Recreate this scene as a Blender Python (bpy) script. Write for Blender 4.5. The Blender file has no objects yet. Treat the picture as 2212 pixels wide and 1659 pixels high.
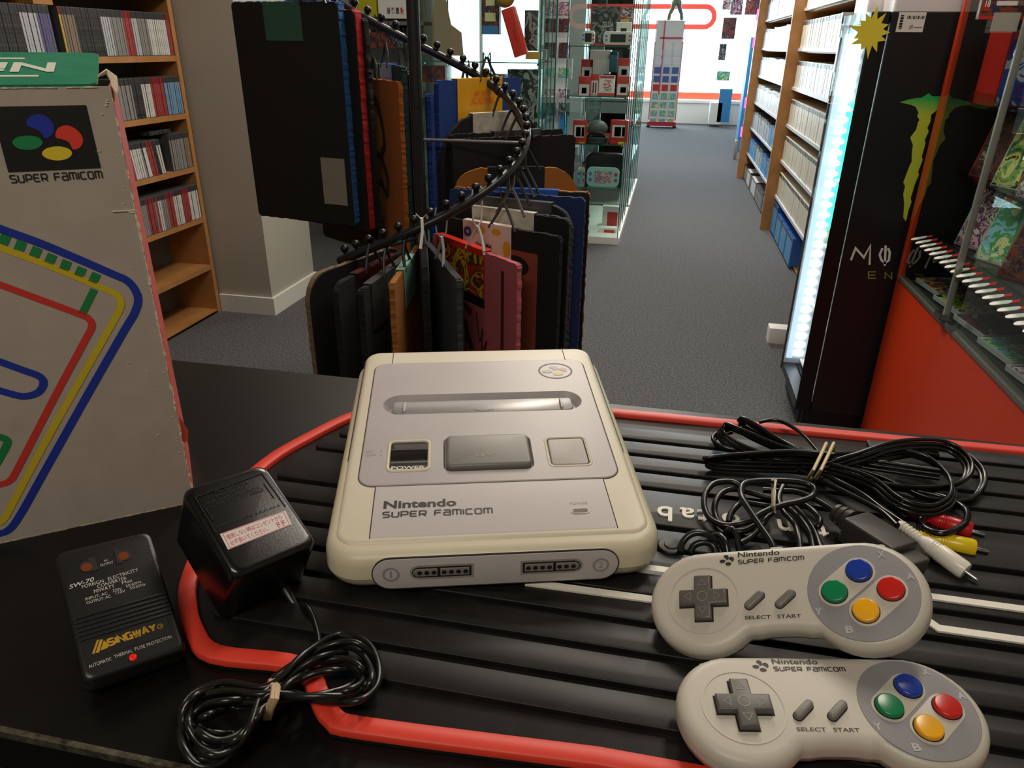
import bpy, bmesh, math, random
from mathutils import Vector, Matrix, Euler
random.seed(7)
rnd = random.random
C = bpy.context.scene.collection
PI = math.pi
H0 = 0.9                                   # counter top above the shop floor

# ------------------------------------------------------------------ camera
SW, SH = 2212, 1659
F_PX, PITCH, ROLL, YAW, CAM_H = 1576.9, 24.883, 0.739, 11.341, 0.2955
_p, _r, _y = [math.radians(a) for a in (PITCH, ROLL, YAW)]
FW = Vector((-math.sin(_y)*math.cos(_p), math.cos(_y)*math.cos(_p), -math.sin(_p)))
_rt = Vector((math.cos(_y), math.sin(_y), 0)); _up = _rt.cross(FW)
CR = math.cos(_r)*_rt + math.sin(_r)*_up
CU = -math.sin(_r)*_rt + math.cos(_r)*_up
cam = bpy.data.cameras.new('camera'); cam_o = bpy.data.objects.new('camera', cam); C.objects.link(cam_o)
cam.sensor_fit = 'HORIZONTAL'; cam.sensor_width = 36; cam.lens = F_PX/SW*36; cam.clip_start = .02; cam.clip_end = 80
cam_o.matrix_world = Matrix.Translation((0, 0, CAM_H+H0)) @ Matrix((CR, CU, -FW)).transposed().to_4x4()
cam.dof.use_dof = False
bpy.context.scene.camera = cam_o

# ------------------------------------------------------------------ light
sc = bpy.context.scene
sc.view_settings.view_transform = 'Standard'; sc.view_settings.look = 'None'
sc.view_settings.gamma = 1; sc.view_settings.exposure = 0; sc.view_settings.use_curve_mapping = False
w = bpy.data.worlds.new('daylight'); sc.world = w; w.use_nodes = True
w.node_tree.nodes['Background'].inputs[0].default_value = (.80, .90, 1, 1)
w.node_tree.nodes['Background'].inputs[1].default_value = 3.0
def area(name, loc, target, sx, sy, power, col):
    l = bpy.data.lights.new(name, 'AREA'); l.shape = 'RECTANGLE'; l.size = sx; l.size_y = sy
    l.energy = power; l.color = col
    o = bpy.data.objects.new(name, l); C.objects.link(o)
    o.location = (loc[0], loc[1], loc[2]+H0)
    d = Vector(target)-Vector(loc); o.rotation_euler = d.to_track_quat('-Z', 'Y').to_euler()
    return o
WARM = (1, .89, .75)
area('window_daylight', (-2.0, 14.3, .7), (-.8, 2, -.3), 6.6, 2.6, 520, (.80, .90, 1))
area('ceiling_lamp_counter', (.46, 1.55, 1.55), (.15, .60, 0), .22, .9, 13.5, WARM)
area('ceiling_lamp_till', (-.25, -.75, 1.50), (-.3, .9, 0), .9, .25, 15, WARM)
area('ceiling_lamp_aisle', (.2, 5.6, 1.62), (.2, 5.6, 0), .3, 1.3, 65, (1, .93, .84))
area('ceiling_lamp_back', (.2, 9.0, 1.62), (.2, 9.0, 0), .3, 1.3, 60, (.95, .96, 1))
area('ceiling_lamp_left', (-1.0, 2.9, 1.6), (-1.4, 2.9, 0), .3, .9, 13, WARM)
area('ceiling_lamp_rack', (-.30, 2.75, 1.62), (-.2, 2.2, 0), .3, .9, 30, WARM)

# ------------------------------------------------------------------ helpers
def hexc(h):
    h = h.lstrip('#'); o = []
    for i in (0, 2, 4):
        v = int(h[i:i+2], 16)/255
        o.append(v/12.92 if v <= .04045 else ((v+.055)/1.055)**2.4)
    return tuple(o)+(1,)
def at(px, py, X=None, Y=None, Z=None):
    """world point (counter frame) where the view through photo pixel meets a plane"""
    d = FW + CR*((px-SW/2)/F_PX) - CU*((py-SH/2)/F_PX); c = Vector((0, 0, CAM_H))
    if Z is not None: t = (Z-c.z)/d.z
    elif Y is not None: t = (Y-c.y)/d.y
    else: t = (X-c.x)/d.x
    return c+d*t
def nset(n, **k):
    for a, v in k.items():
        if a in n.inputs: n.inputs[a].default_value = v
MATS = {}
def mat(name, col='#888888', rough=.5, metal=0, bump=None, var=None, emit=None, spec=None, coat=0):
    """principled surface; bump=(scale,strength); var=(scale, other colour, amount)"""
    if name in MATS: return MATS[name]
    m = bpy.data.materials.new(name); m.use_nodes = True; nt = m.node_tree; b = nt.nodes['Principled BSDF']
    c = hexc(col) if isinstance(col, str) else col
    b.inputs['Base Color'].default_value = c; b.inputs['Roughness'].default_value = rough; b.inputs['Metallic'].default_value = metal
    if spec is not None: b.inputs['Specular IOR Level'].default_value = spec
    if coat: b.inputs['Coat Weight'].default_value = coat; b.inputs['Coat Roughness'].default_value = .08
    if bump or var:
        tc = nt.nodes.new('ShaderNodeTexCoord')
    if var:
        n = nt.nodes.new('ShaderNodeTexNoise'); n.inputs['Scale'].default_value = var[0]; n.inputs['Detail'].default_value = 4
        nt.links.new(tc.outputs['Object'], n.inputs['Vector'])
        r = nt.nodes.new('ShaderNodeValToRGB'); r.color_ramp.elements[0].position = .35; r.color_ramp.elements[1].position = .7
        c2 = hexc(var[1]); am = var[2]
        r.color_ramp.elements[0].color = c; r.color_ramp.elements[1].color = tuple(c[i]*(1-am)+c2[i]*am for i in range(3))+(1,)
        nt.links.new(n.outputs[0], r.inputs[0]); nt.links.new(r.outputs[0], b.inputs['Base Color'])
    if bump:
        n = nt.nodes.new('ShaderNodeTexNoise'); n.inputs['Scale'].default_value = bump[0]; n.inputs['Detail'].default_value = 5
        nt.links.new(tc.outputs['Object'], n.inputs['Vector'])
        u = nt.nodes.new('ShaderNodeBump'); u.inputs['Strength'].default_value = bump[1]; u.inputs['Distance'].default_value = .002 if ('pile' in name or 'wall' in name or bump[0] < 150) else .00035
        nt.links.new(n.outputs[0], u.inputs['Height']); nt.links.new(u.outputs[0], b.inputs['Normal'])
    if emit:
        b.inputs['Emission Color'].default_value = hexc(emit[0]); b.inputs['Emission Strength'].default_value = emit[1]
    MATS[name] = m; return m
def glass(name='clear_glass', tint=(.93, .985, .97, 1), refl=1.0):
    if name in MATS: return MATS[name]
    m = bpy.data.materials.new(name); m.use_nodes = True; nt = m.node_tree; nt.nodes.clear()
    o = nt.nodes.new('ShaderNodeOutputMaterial'); mx = nt.nodes.new('ShaderNodeMixShader')
    t = nt.nodes.new('ShaderNodeBsdfTransparent'); t.inputs[0].default_value = tint
    g = nt.nodes.new('ShaderNodeBsdfGlossy'); g.inputs['Roughness'].default_value = .01
    f = nt.nodes.new('ShaderNodeFresnel'); f.inputs[0].default_value = 1.5
    k = nt.nodes.new('ShaderNodeMath'); k.operation = 'MULTIPLY'; k.inputs[1].default_value = refl
    ge = nt.nodes.new('ShaderNodeNewGeometry'); iv = nt.nodes.new('ShaderNodeMath'); iv.operation = 'SUBTRACT'; iv.inputs[0].default_value = 1
    fr = nt.nodes.new('ShaderNodeMath'); fr.operation = 'MULTIPLY'; nt.links.new(ge.outputs['Backfacing'], iv.inputs[1]); nt.links.new(iv.outputs[0], fr.inputs[1]); nt.links.new(f.outputs[0], fr.inputs[0])
    nt.links.new(fr.outputs[0], k.inputs[0]); nt.links.new(k.outputs[0], mx.inputs[0]); nt.links.new(t.outputs[0], mx.inputs[1]); nt.links.new(g.outputs[0], mx.inputs[2])
    nt.links.new(mx.outputs[0], o.inputs[0]); MATS[name] = m; return m
def art(name, cols, scale=22, rough=.3, seed=0.0):
    """printed cover: irregular patches of the given inks, different on every object"""
    if name in MATS: return MATS[name]
    m = bpy.data.materials.new(name); m.use_nodes = True; nt = m.node_tree; b = nt.nodes['Principled BSDF']
    b.inputs['Roughness'].default_value = rough
    tc = nt.nodes.new('ShaderNodeTexCoord'); oi = nt.nodes.new('ShaderNodeObjectInfo')
    ad = nt.nodes.new('ShaderNodeVectorMath'); ad.operation = 'ADD'
    ml = nt.nodes.new('ShaderNodeMath'); ml.operation = 'MULTIPLY'; ml.inputs[1].default_value = 37.0
    nt.links.new(oi.outputs['Random'], ml.inputs[0])
    nt.links.new(tc.outputs['Object'], ad.inputs[0]); nt.links.new(ml.outputs[0], ad.inputs[1])
    n = nt.nodes.new('ShaderNodeTexNoise'); n.inputs['Scale'].default_value = scale; n.inputs['Detail'].default_value = 3; n.inputs['Distortion'].default_value = 1.6
    nt.links.new(ad.outputs[0], n.inputs['Vector'])
    r = nt.nodes.new('ShaderNodeValToRGB'); r.color_ramp.interpolation = 'CONSTANT'
    k = len(cols)
    while len(r.color_ramp.elements) < k: r.color_ramp.elements.new(.5)
    for i, c in enumerate(cols):
        r.color_ramp.elements[i].position = 0 if i == 0 else .34+.32*(i-1)/max(1, k-2); r.color_ramp.elements[i].color = hexc(c)
    nt.links.new(n.outputs[0], r.inputs[0]); nt.links.new(r.outputs[0], b.inputs['Base Color'])
    MATS[name] = m; return m

class MB:
    """collects shapes into one mesh; M places what is added next"""
    def __init__(s): s.b = bmesh.new(); s.M = Matrix.Identity(4); s.mi = 0
    def v(s, p): return s.b.verts.new(s.M @ Vector(p))
    def face(s, vs):
        try: f = s.b.faces.new(vs); f.material_index = s.mi; return f
        except ValueError: return None
    def poly(s, pts): return s.face([s.v(p) for p in pts])
    def box(s, c, d, rz=0):
        R = Matrix.Translation(c) @ Matrix.Rotation(rz, 4, 'Z')
        x, y, z = d[0]/2, d[1]/2, d[2]/2
        P = [s.v(R @ Vector(q)) for q in ((-x,-y,-z),(x,-y,-z),(x,y,-z),(-x,y,-z),(-x,-y,z),(x,-y,z),(x,y,z),(-x,y,z))]
        for f in ((3,2,1,0),(4,5,6,7),(0,1,5,4),(1,2,6,5),(2,3,7,6),(3,0,4,7)): s.face([P[i] for i in f])
        return s
    def bx(s, x0, x1, y0, y1, z0, z1): return s.box(((x0+x1)/2,(y0+y1)/2,(z0+z1)/2),(abs(x1-x0),abs(y1-y0),abs(z1-z0)))
    def loft(s, loops, cap0=True, cap1=True, closed=True):
        L = [[s.v(p) for p in l] for l in loops]; n = len(L[0])
        for a, b in zip(L, L[1:]):
            for i in range(n if closed else n-1): s.face([a[i], a[(i+1) % n], b[(i+1) % n], b[i]])
        if cap0: s.face(L[0][::-1])
        if cap1: s.face(L[-1])
        return s
    def prism(s, poly, z0, z1, bev=0, zf=None, seg=3):
        """polygon (ccw) pulled from z0 to z1 with a rounded top edge"""
        f = zf or (lambda x, y: 0)
        L = [[(x, y, z0) for x, y in poly]]
        if bev:
            for k in range(seg+1):
                a = PI/2*k/seg; q = offset(poly, -bev*(1-math.cos(a)))
                L.append([(x, y, z1-bev*(1-math.sin(a))+f(x, y)) for x, y in q])
        else: L.append([(x, y, z1+f(x, y)) for x, y in poly])
        return s.loft(L)
    def tube(s, pts, r, n=8, close=False, rr=None, flat=1.0):
        pts = [Vector(p) for p in pts]; m = len(pts)
        T = [(pts[(i+1) % m if close else min(i+1, m-1)]-pts[(i-1) % m if close else max(i-1, 0)]).normalized() for i in range(m)]
        u = T[0].orthogonal().normalized(); L = []
        if abs(T[0].z) < .9: u = Vector((0,0,1)).cross(T[0]).normalized()
        for i in range(m):
            u = (u-T[i]*u.dot(T[i])).normalized(); w_ = T[i].cross(u); q = rr[i] if rr else r
            L.append([pts[i]+q*(math.cos(2*PI*k/n)*u+flat*math.sin(2*PI*k/n)*w_) for k in range(n)])
        if close: L.append(L[0]); return s.loft(L, False, False)
        return s.loft(L)
    def lathe(s, prof, n=20, ax=None):
        L = [[(r*math.cos(2*PI*k/n), r*math.sin(2*PI*k/n), z) for k in range(n)] for r, z in prof]
        return s.loft(L)
    def ball(s, c, r, n=10, sx=1, sy=1, sz=1):
        prof = [(max(r*math.sin(PI*k/n), 1e-5), -r*math.cos(PI*k/n)) for k in range(n+1)]
        L = [[(c[0]+sx*q*math.cos(2*PI*k/(n+2)), c[1]+sy*q*math.sin(2*PI*k/(n+2)), c[2]+sz*z) for k in range(n+2)] for q, z in prof]
        return s.loft(L)
    def ribbon(s, pts, wd, z=0, closed=False):
        """flat stroke of width wd along 2-d points"""
        n = len(pts); A = []; B = []
        P = [Vector((p[0], p[1])) for p in pts]
        for i in range(n):
            a = P[(i-1) % n] if closed or i > 0 else None; b = P[(i+1) % n] if closed or i < n-1 else None
            d0 = (P[i]-a).normalized() if a is not None else (b-P[i]).normalized()
            d1 = (b-P[i]).normalized() if b is not None else d0
            t = (d0+d1); t = t.normalized() if t.length > 1e-6 else d0
            nn = Vector((-t.y, t.x)); k = wd/2/max(.5, abs(nn.dot(Vector((-d0.y, d0.x)))))
            A.append(s.v((P[i].x+nn.x*k, P[i].y+nn.y*k, z))); B.append(s.v((P[i].x-nn.x*k, P[i].y-nn.y*k, z)))
        for i in range(n if closed else n-1):
            j = (i+1) % n; s.face([A[i], B[i], B[j], A[j]])
        return s
def offset(poly, d):
    """grow (d>0) or shrink a ccw polygon"""
    n = len(poly); o = []
    for i in range(n):
        a = Vector(poly[i-1]); p = Vector(poly[i]); b = Vector(poly[(i+1) % n])
        d0 = (p-a); d1 = (b-p)
        d0 = d0.normalized() if d0.length > 1e-9 else d1.normalized(); d1 = d1.normalized() if d1.length > 1e-9 else d0
        n0 = Vector((d0.y, -d0.x)); n1 = Vector((d1.y, -d1.x)); m = n0+n1
        m = m.normalized() if m.length > 1e-6 else n0
        o.append(tuple(p+m*(d/max(.5, m.dot(n0)))))
    return o
def rrect(w_, l_, r, cx=0, cy=0, n=6):
    o = []; r = min(r, w_/2-1e-5, l_/2-1e-5)
    for sx, sy, a0 in ((1,-1,-90),(1,1,0),(-1,1,90),(-1,-1,180)):
        for k in range(n+1):
            a = math.radians(a0+90*k/n); o.append((cx+sx*(w_/2-r)+r*math.cos(a), cy+sy*(l_/2-r)+r*math.sin(a)))
    return o
def circ(cx, cy, r, n=32, ry=None):
    return [(cx+r*math.cos(2*PI*k/n), cy+(ry or r)*math.sin(2*PI*k/n)) for k in range(n)]
def stadium(a, b, r, n=10):
    a = Vector(a); b = Vector(b); t = (b-a).normalized(); ang = math.atan2(t.y, t.x); o = []
    for k in range(n+1): q = ang-PI/2+PI*k/n; o.append((b.x+r*math.cos(q), b.y+r*math.sin(q)))
    for k in range(n+1): q = ang+PI/2+PI*k/n; o.append((a.x+r*math.cos(q), a.y+r*math.sin(q)))
    return o
def spline(pts, k=8, close=False):
    P = [Vector(p) for p in pts]; n = len(P); o = []
    for i in range(n if close else n-1):
        p0 = P[(i-1) % n] if close or i > 0 else P[i]; p1 = P[i]; p2 = P[(i+1) % n]; p3 = P[(i+2) % n] if close or i < n-2 else p2
        for j in range(k):
            t = j/k; o.append(.5*((2*p1)+(p2-p0)*t+(2*p0-5*p1+4*p2-p3)*t*t+(3*p1-p0-3*p2+p3)*t**3))
    if not close: o.append(P[-1])
    return o
def build(name, mb, m, parent=None, smooth=50, label=None, bevel=0):
    me = bpy.data.meshes.new(name); bmesh.ops.recalc_face_normals(mb.b, faces=mb.b.faces); mb.b.to_mesh(me); mb.b.free()
    for q in (m if isinstance(m, (list, tuple)) else [m]): me.materials.append(q)
    if smooth:
        for p in me.polygons: p.use_smooth = True
        try: me.set_sharp_from_angle(angle=math.radians(smooth))
        except Exception: pass
    o = bpy.data.objects.new(name, me); C.objects.link(o)
    if parent: o.parent = parent
    else: o.location.z = H0
    if bevel:
        b = o.modifiers.new('bevel', 'BEVEL'); b.width = bevel; b.segments = 2; b.limit_method = 'ANGLE'; b.angle_limit = math.radians(40)
    if label: o['label'] = label
    return o
def tag(o, label, cat, group=None, kind=None):
    o['label'] = label; o['category'] = cat
    if group: o['group'] = group
    if kind: o['kind'] = kind
    return o
def thing(name, label, cat, loc=(0, 0, 0), rot=(0, 0, 0), group=None):
    o = bpy.data.objects.new(name, None); C.objects.link(o); o.empty_display_size = .02
    o.location = (loc[0], loc[1], loc[2]+H0)
    if isinstance(rot, Matrix): o.rotation_euler = rot.to_euler()
    else: o.rotation_euler = rot
    return tag(o, label, cat, group)
def struct(name, mb, m, smooth=0, label=None):
    o = build(name, mb, m, None, smooth); o['kind'] = 'structure'
    if label: o['label'] = label
    return o
def dup(root, loc, rot, label, group):
    r = root.copy(); C.objects.link(r); r.location = (loc[0], loc[1], loc[2]+H0); r.rotation_euler = rot
    r['label'] = label
    if group: r['group'] = group
    for ch in list(root.children):
        c = ch.copy(); C.objects.link(c); c.parent = r
        for g in ch.children: d = g.copy(); C.objects.link(d); d.parent = c
    return r
def frame(o, x, y):
    x = Vector(x).normalized(); y = Vector(y); y = (y-x*x.dot(y)).normalized(); z = x.cross(y)
    return Matrix.Translation(o) @ Matrix((x, y, z)).transposed().to_4x4()
def fill_holes(mb, outer, holes, z):
    """flat face with holes at height z"""
    cu = bpy.data.curves.new('f', 'CURVE'); cu.dimensions = '2D'; cu.fill_mode = 'BOTH'
    for P in [outer]+holes:
        s = cu.splines.new('POLY'); s.points.add(len(P)-1); s.use_cyclic_u = True
        for i, (x, y) in enumerate(P): s.points[i].co = (x, y, 0, 1)
    o = bpy.data.objects.new('f', cu); C.objects.link(o); bpy.context.view_layer.update()
    me = bpy.data.meshes.new_from_object(o.evaluated_get(bpy.context.evaluated_depsgraph_get()))
    me.transform(mb.M @ Matrix.Translation((0, 0, z))); mb.b.from_mesh(me)
    bmesh.ops.remove_doubles(mb.b, verts=mb.b.verts, dist=1e-6)
    bpy.data.objects.remove(o); bpy.data.curves.remove(cu); bpy.data.meshes.remove(me)
def text_mb(mb, s, size, M, width=None, height=None, bold=0, align='LEFT', shear=0, space=1, depth=0):
    """adds lettering to a mesh, lying in the xy plane of M"""
    cu = bpy.data.curves.new('t', 'FONT'); cu.body = s; cu.size = size; cu.offset = bold; cu.shear = shear; cu.space_character = space
    cu.align_x = 'LEFT'; cu.resolution_u = 3; cu.extrude = depth
    o = bpy.data.objects.new('t', cu); C.objects.link(o)
    bpy.context.view_layer.update()
    me = bpy.data.meshes.new_from_object(o.evaluated_get(bpy.context.evaluated_depsgraph_get()))
    if len(me.vertices):
        xs = [v.co.x for v in me.vertices]; ys = [v.co.y for v in me.vertices]
        w0, h0 = max(xs)-min(xs), max(ys)-min(ys); sx = width/w0 if width else 1; sy = height/h0 if height else 1
        ox = {'LEFT': 0, 'CENTER': .5, 'RIGHT': 1}[align]*w0+min(xs)
        S = M @ Matrix.Diagonal((sx, sy, 1, 1)) @ Matrix.Translation((-ox, -(min(ys) if height else 0), 0))
        me.transform(S)
        k = len(mb.b.faces); mb.b.from_mesh(me); mb.b.faces.ensure_lookup_table()
        for f in mb.b.faces[k:]: f.material_index = mb.mi
    bpy.data.objects.remove(o); bpy.data.curves.remove(cu); bpy.data.meshes.remove(me)
GL = {'S': [[(1,1),(.15,1),(0,.88),(0,.65),(.15,.53),(.85,.47),(1,.35),(1,.12),(.85,0),(0,0)]],
 'U': [[(0,1),(0,.15),(.15,0),(.85,0),(1,.15),(1,1)]], 'P': [[(0,0),(0,1),(.85,1),(1,.87),(1,.5),(.85,.37),(0,.37)]],
 'E': [[(1,1),(.15,1),(0,.85),(0,.15),(.15,0),(1,0)],[(0,.5),(.92,.5)]], 'R': [[(0,0),(0,1),(.85,1),(1,.87),(1,.5),(.85,.37),(0,.37)],[(.5,.37),(1,0)]],
 'F': [[(0,0),(0,.85),(.15,1),(1,1)],[(0,.5),(.92,.5)]], 'a': [[(0,1),(.85,1),(1,.87),(1,0),(.15,0),(0,.12),(0,.42),(.15,.55),(1,.55)]],
 'm': [[(0,0),(0,1),(.88,1),(1,.87),(1,0)],[(.5,1),(.5,0)]], 'I': [[(0,0),(0,1)]], 'C': [[(1,1),(.15,1),(0,.85),(0,.15),(.15,0),(1,0)]],
 'O': [[(.15,0),(.85,0),(1,.15),(1,.85),(.85,1),(.15,1),(0,.85),(0,.15),(.15,0)]], 'L': [[(0,1),(0,.15),(.15,0),(1,0)]],
 'T': [[(0,1),(1,1)],[(.5,1),(.5,0)]], 'A': [[(0,0),(.45,1),(.55,1),(1,0)],[(.2,.35),(.8,.35)]], 'W': [[(0,1),(.22,0),(.28,0),(.5,.9),(.72,0),(.78,0),(1,1)]],
 'J': [[(1,1),(1,.15),(.85,0),(.15,0),(0,.15)]], 'Y': [[(0,1),(.5,.45),(1,1)],[(.5,.45),(.5,0)]], 'X': [[(0,0),(1,1)],[(0,1),(1,0)]],
 'B': [[(0,0),(0,1),(.8,1),(.93,.88),(.93,.62),(.8,.5),(0,.5)],[(.8,.5),(1,.38),(1,.12),(.85,0),(0,0)]], 'N': [[(0,0),(0,1),(1,0),(1,1)]],
 'i': [[(0,0),(0,1)]], 'K': [[(0,0),(0,1)],[(1,1),(0,.5),(1,0)]], 'G': [[(1,1),(.15,1),(0,.85),(0,.15),(.15,0),(1,0),(1,.5),(.6,.5)]]}
def techno(mb, s, width, h, M, wt=.2):
    """squarish rounded logo lettering drawn with strokes, total width given, lower left at M"""
    adv = []; x = 0
    for ch in s:
        cw = {' ': .55, 'I': 0, 'i': 0, 'm': 1.25, 'W': 1.25}.get(ch, 1.0); adv.append((ch, x, cw)); x += cw+.42
    k = width/(x-.42); old = mb.M; mb.M = M
    for ch, x0, cw in adv:
        for st in GL.get(ch, []): mb.ribbon([((x0+p[0]*cw)*k, p[1]*h*(1-wt)+h*wt/2) for p in st], h*wt)
    mb.M = old
def petals(mb, M, s, idx=None):
    """the four-lobed sign: two ovals and two notched ovals"""
    old = mb.M; mb.M = M
    for i, (x, y, cut) in enumerate(((-.62, -.08, None), (-.14, .42, (-.60, .05)), (.50, .12, (.14, -.36)), (.10, -.50, None))):
        if idx is not None and i != idx: continue
        pts = []
        for k in range(40):
            a = 2*PI*k/40; rx, ry = (.38, .24) if cut is None else (.34, .36)
            p = Vector((x+rx*math.cos(a), y+ry*math.sin(a)))
            if cut is not None:
                c = Vector((cut[0], cut[1])); q = p-c
                if q.length < .47: p = c+q.normalized()*.47
            pts.append((p.x*s, p.y*s, 0))
        mb.poly(pts)
    mb.M = old
I4 = Matrix.Identity(4)
# ------------------------------------------------------------------ the shop itself
m_carpet = mat('carpet_pile', '#3a3b3e', .95, bump=(420, .9), var=(130, '#6e6e70', .9))
m_wall = mat('painted_wall', '#b3aca0', .85, bump=(60, .08))
m_white = mat('white_paint', '#e4e2dc', .5)
m_ceil = mat('ceiling_paint', '#8f8a82', .9)
m_wood = mat('orange_beech', '#b5814c', .45, var=(14, '#a06e3c', .7), bump=(50, .05))
m_back = mat('shelf_back_grey', '#6c6c69', .8)
m_black = mat('black_plastic', '#0c0c0d', .35)
m_blackm = mat('black_matt', '#0a0a0a', .7)
m_steel = mat('steel', '#b9b9bb', .25, 1)
m_glass = glass()
m_gedge = mat('green_glass_edge', '#1d6a58', .15, coat=.5)
FL = -.9; CE = 1.75; YW = 13.75
XL = -5.2
b = MB(); b.bx(XL-.2, 1.6, -1.7, YW+.2, FL-.04, FL); struct('floor', b, m_carpet)
b = MB(); b.bx(XL-.2, 1.6, -1.7, YW+.2, CE, CE+.04); struct('ceiling', b, m_ceil)
b = MB(); b.bx(-2.5, -2.3, -1.7, 3.3, FL, CE); struct('wall_left', b, m_wall)
b = MB(); b.bx(XL-.2, XL, 3.3, YW+.2, FL, CE); struct('wall_left_far', b, m_wall)
b = MB(); b.bx(XL-.2, -2.3, 3.3, 3.5, FL, CE); struct('wall_partition', b, m_wall)
b = MB(); b.bx(1.4, 1.6, -1.7, YW+.2, FL, CE); struct('wall_right', b, m_wall)
b = MB(); b.bx(-2.3, 1.4, -1.7, -1.55, FL, CE); struct('wall_near', b, m_wall)
b = MB(); b.bx(-2.3, -1.79, 3.05, 3.5, FL, CE); struct('wall_pillar', b, m_wall)
b = MB(); b.bx(-2.062, -1.776, 3.036, 3.05, FL, FL+.085); b.bx(-1.79, -1.776, 3.05, 3.51, FL, FL+.085); struct('baseboard_pillar', b, m_white)
b = MB(); b.bx(XL, 1.4, YW, YW+.15, FL, -.56); b.bx(XL, 1.4, YW, YW+.15, 1.6, CE); struct('wall_far', b, m_white)
b = MB(); b.bx(XL, 1.4, YW-.06, YW+.02, -.56, -.52)
for x in (-5.17, -3.4, -1.6, 1.37): b.bx(x-.03, x+.03, YW+.04, YW+.1, -.52, 1.6)
struct('window_1', b, m_white)
b = MB(); b.bx(XL+.04, 1.34, YW+.065, YW+.071, -.52, 1.6); struct('window_2', b, m_glass)
# red stripe and rounded red outline stuck on the window, glow painted for daylight behind
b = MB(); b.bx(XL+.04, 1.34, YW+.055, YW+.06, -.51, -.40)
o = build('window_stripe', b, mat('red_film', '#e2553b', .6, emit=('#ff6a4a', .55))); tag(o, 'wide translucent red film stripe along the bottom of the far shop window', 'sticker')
b = MB(); b.M = Matrix.Translation((0, YW+.05, 0)) @ Matrix.Rotation(PI/2, 4, 'X')
pl = at(1250, 20, Y=YW); pr = at(1545, 20, Y=YW); zb_ = at(1500, 58, Y=YW).z; zt_ = at(1500, 14, Y=YW).z
cyy = (zb_+zt_)/2; hh = abs(zt_-zb_)
b.ribbon(rrect(pr.x-pl.x, hh, hh*.5, (pl.x+pr.x)/2, cyy, 10), .075, 0, True)
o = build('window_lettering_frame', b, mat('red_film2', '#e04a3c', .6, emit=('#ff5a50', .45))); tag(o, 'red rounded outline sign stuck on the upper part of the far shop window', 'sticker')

# ------------------------------------------------------------------ wooden bookcase on the left with game cases
BX = -2.06; BZ = [-.885, -.66, -.438, -.212, .012, .24, .47]
t = thing('bookcase', 'orange beech bookcase against the left wall, its two lowest shelves empty', 'bookcase', (BX, 3.03, FL))
def loc(v): return (v[0]-BX, v[1]-3.03, v[2]-FL)
def bpart(name, x0, x1, y0, y1, z0, z1, m, par):
    q = MB(); q.bx(x0-BX, x1-BX, y0-3.03, y1-3.03, z0-FL, z1-FL); return build(name, q, m, par)
bpart('side_panel', BX-.2, BX, 3.005, 3.03, FL, 1.2, m_wood, t)
bpart('side_panel', BX-.2, BX, 1.2, 1.225, FL, 1.2, m_wood, t)
bpart('divider', BX-.19, BX-.002, 2.30, 2.385, .40, 1.18, m_wood, t)
bpart('back_panel', BX-.215, BX-.2, 1.2, 3.03, FL, 1.2, m_back, t)
for i, z in enumerate(BZ): bpart('shelf' if i else 'bottom_board', BX-.2, BX-.001, 1.225, 3.005, z-.022 if i else FL+.02, z, m_wood, t)

def case_mesh(name, w_, d_, h_, spine, cov=None, cap=None):
    """thin box: plastic shell, printed spine on +x side, lighter top"""
    me = MB(); me.bx(-d_, 0, -w_/2, w_/2, 0, h_)
    me.mi = 1; me.bx(-.002, .0008, -w_/2*.82, w_/2*.82, h_*.02, h_*.84); me.mi = 2; me.bx(-.002, .0009, -w_/2*.82, w_/2*.82, h_*.85, h_*.985)
    bm_ = me.b; mesh = bpy.data.meshes.new(name); bmesh.ops.recalc_face_normals(bm_, faces=bm_.faces); bm_.to_mesh(mesh); bm_.free()
    shell = mat('case_shell_'+(cap or 'grey'), {'grey': '#57585a', 'clear': '#b8bcbc', 'black': '#1c1c1e', 'blue': '#2b5fb0', 'red': '#b9281f', 'cream': '#e9e3d2', 'white': '#eceef0'}[cap or 'grey'], .25)
    for q in (shell, mat('spine_'+spine, {'white': '#d9d9d6', 'grey': '#8d8c8a', 'black': '#1a1b1e', 'violet': '#5d5a8c', 'red': '#a82a2c', 'yellow': '#cfa638', 'blue': '#6f9cc4', 'tan': '#8a7763', 'cream': '#e6dfcd', 'pale': '#e4e9f0', 'sky': '#2f97cf', 'brown': '#6c4a38', 'silver': '#bfc5cc'}[spine], .35, var=(90, '#808080', .35)),
              mat('spine_top_'+('r' if spine in ('red', 'yellow') else 'k'), '#8e1f22' if spine in ('red', 'yellow') else '#3a3b40', .4)): mesh.materials.append(q)
    return mesh
_cm = {}
def shelf_cases(px, z, y_hi, y_lo, t_, d_, h_, seq, where, name='disc_case', cap='grey', lean=0.0, side=1, noun='case', jit=.003, hj=0, seqrun=(1, 5)):
    y = y_hi; run = 0; sp = seq[0]
    while y-t_ > y_lo:
        if run <= 0: sp = random.choice(seq); run = random.randint(*seqrun)
        run -= 1
        if sp == '_': y -= t_; continue
        c_ = cap if isinstance(cap, str) else cap.get(sp, 'grey')
        h2 = h_ if not hj else h_*(1-hj*int(rnd()*3)/3)
        key = (sp, round(t_, 4), round(d_, 3), round(h2, 4), c_)
        if key not in _cm: _cm[key] = case_mesh(name, t_*.94, d_, h2, sp, cap=c_)
        o = bpy.data.objects.new(name, _cm[key]); C.objects.link(o)
        o.location = (px+side*(rnd()*jit), y-t_/2, z+H0); o.rotation_euler = (lean*(.8+.4*rnd()), 0, 0 if side > 0 else PI)
        tag(o, '%s-spined %s on %s' % (sp, noun, where), 'game case', '%s-spined cases on %s' % (sp, where))
        y -= t_
W_ = ['white', 'white', 'grey', 'black', 'black', 'violet', 'silver', 'red', 'tan']
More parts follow.
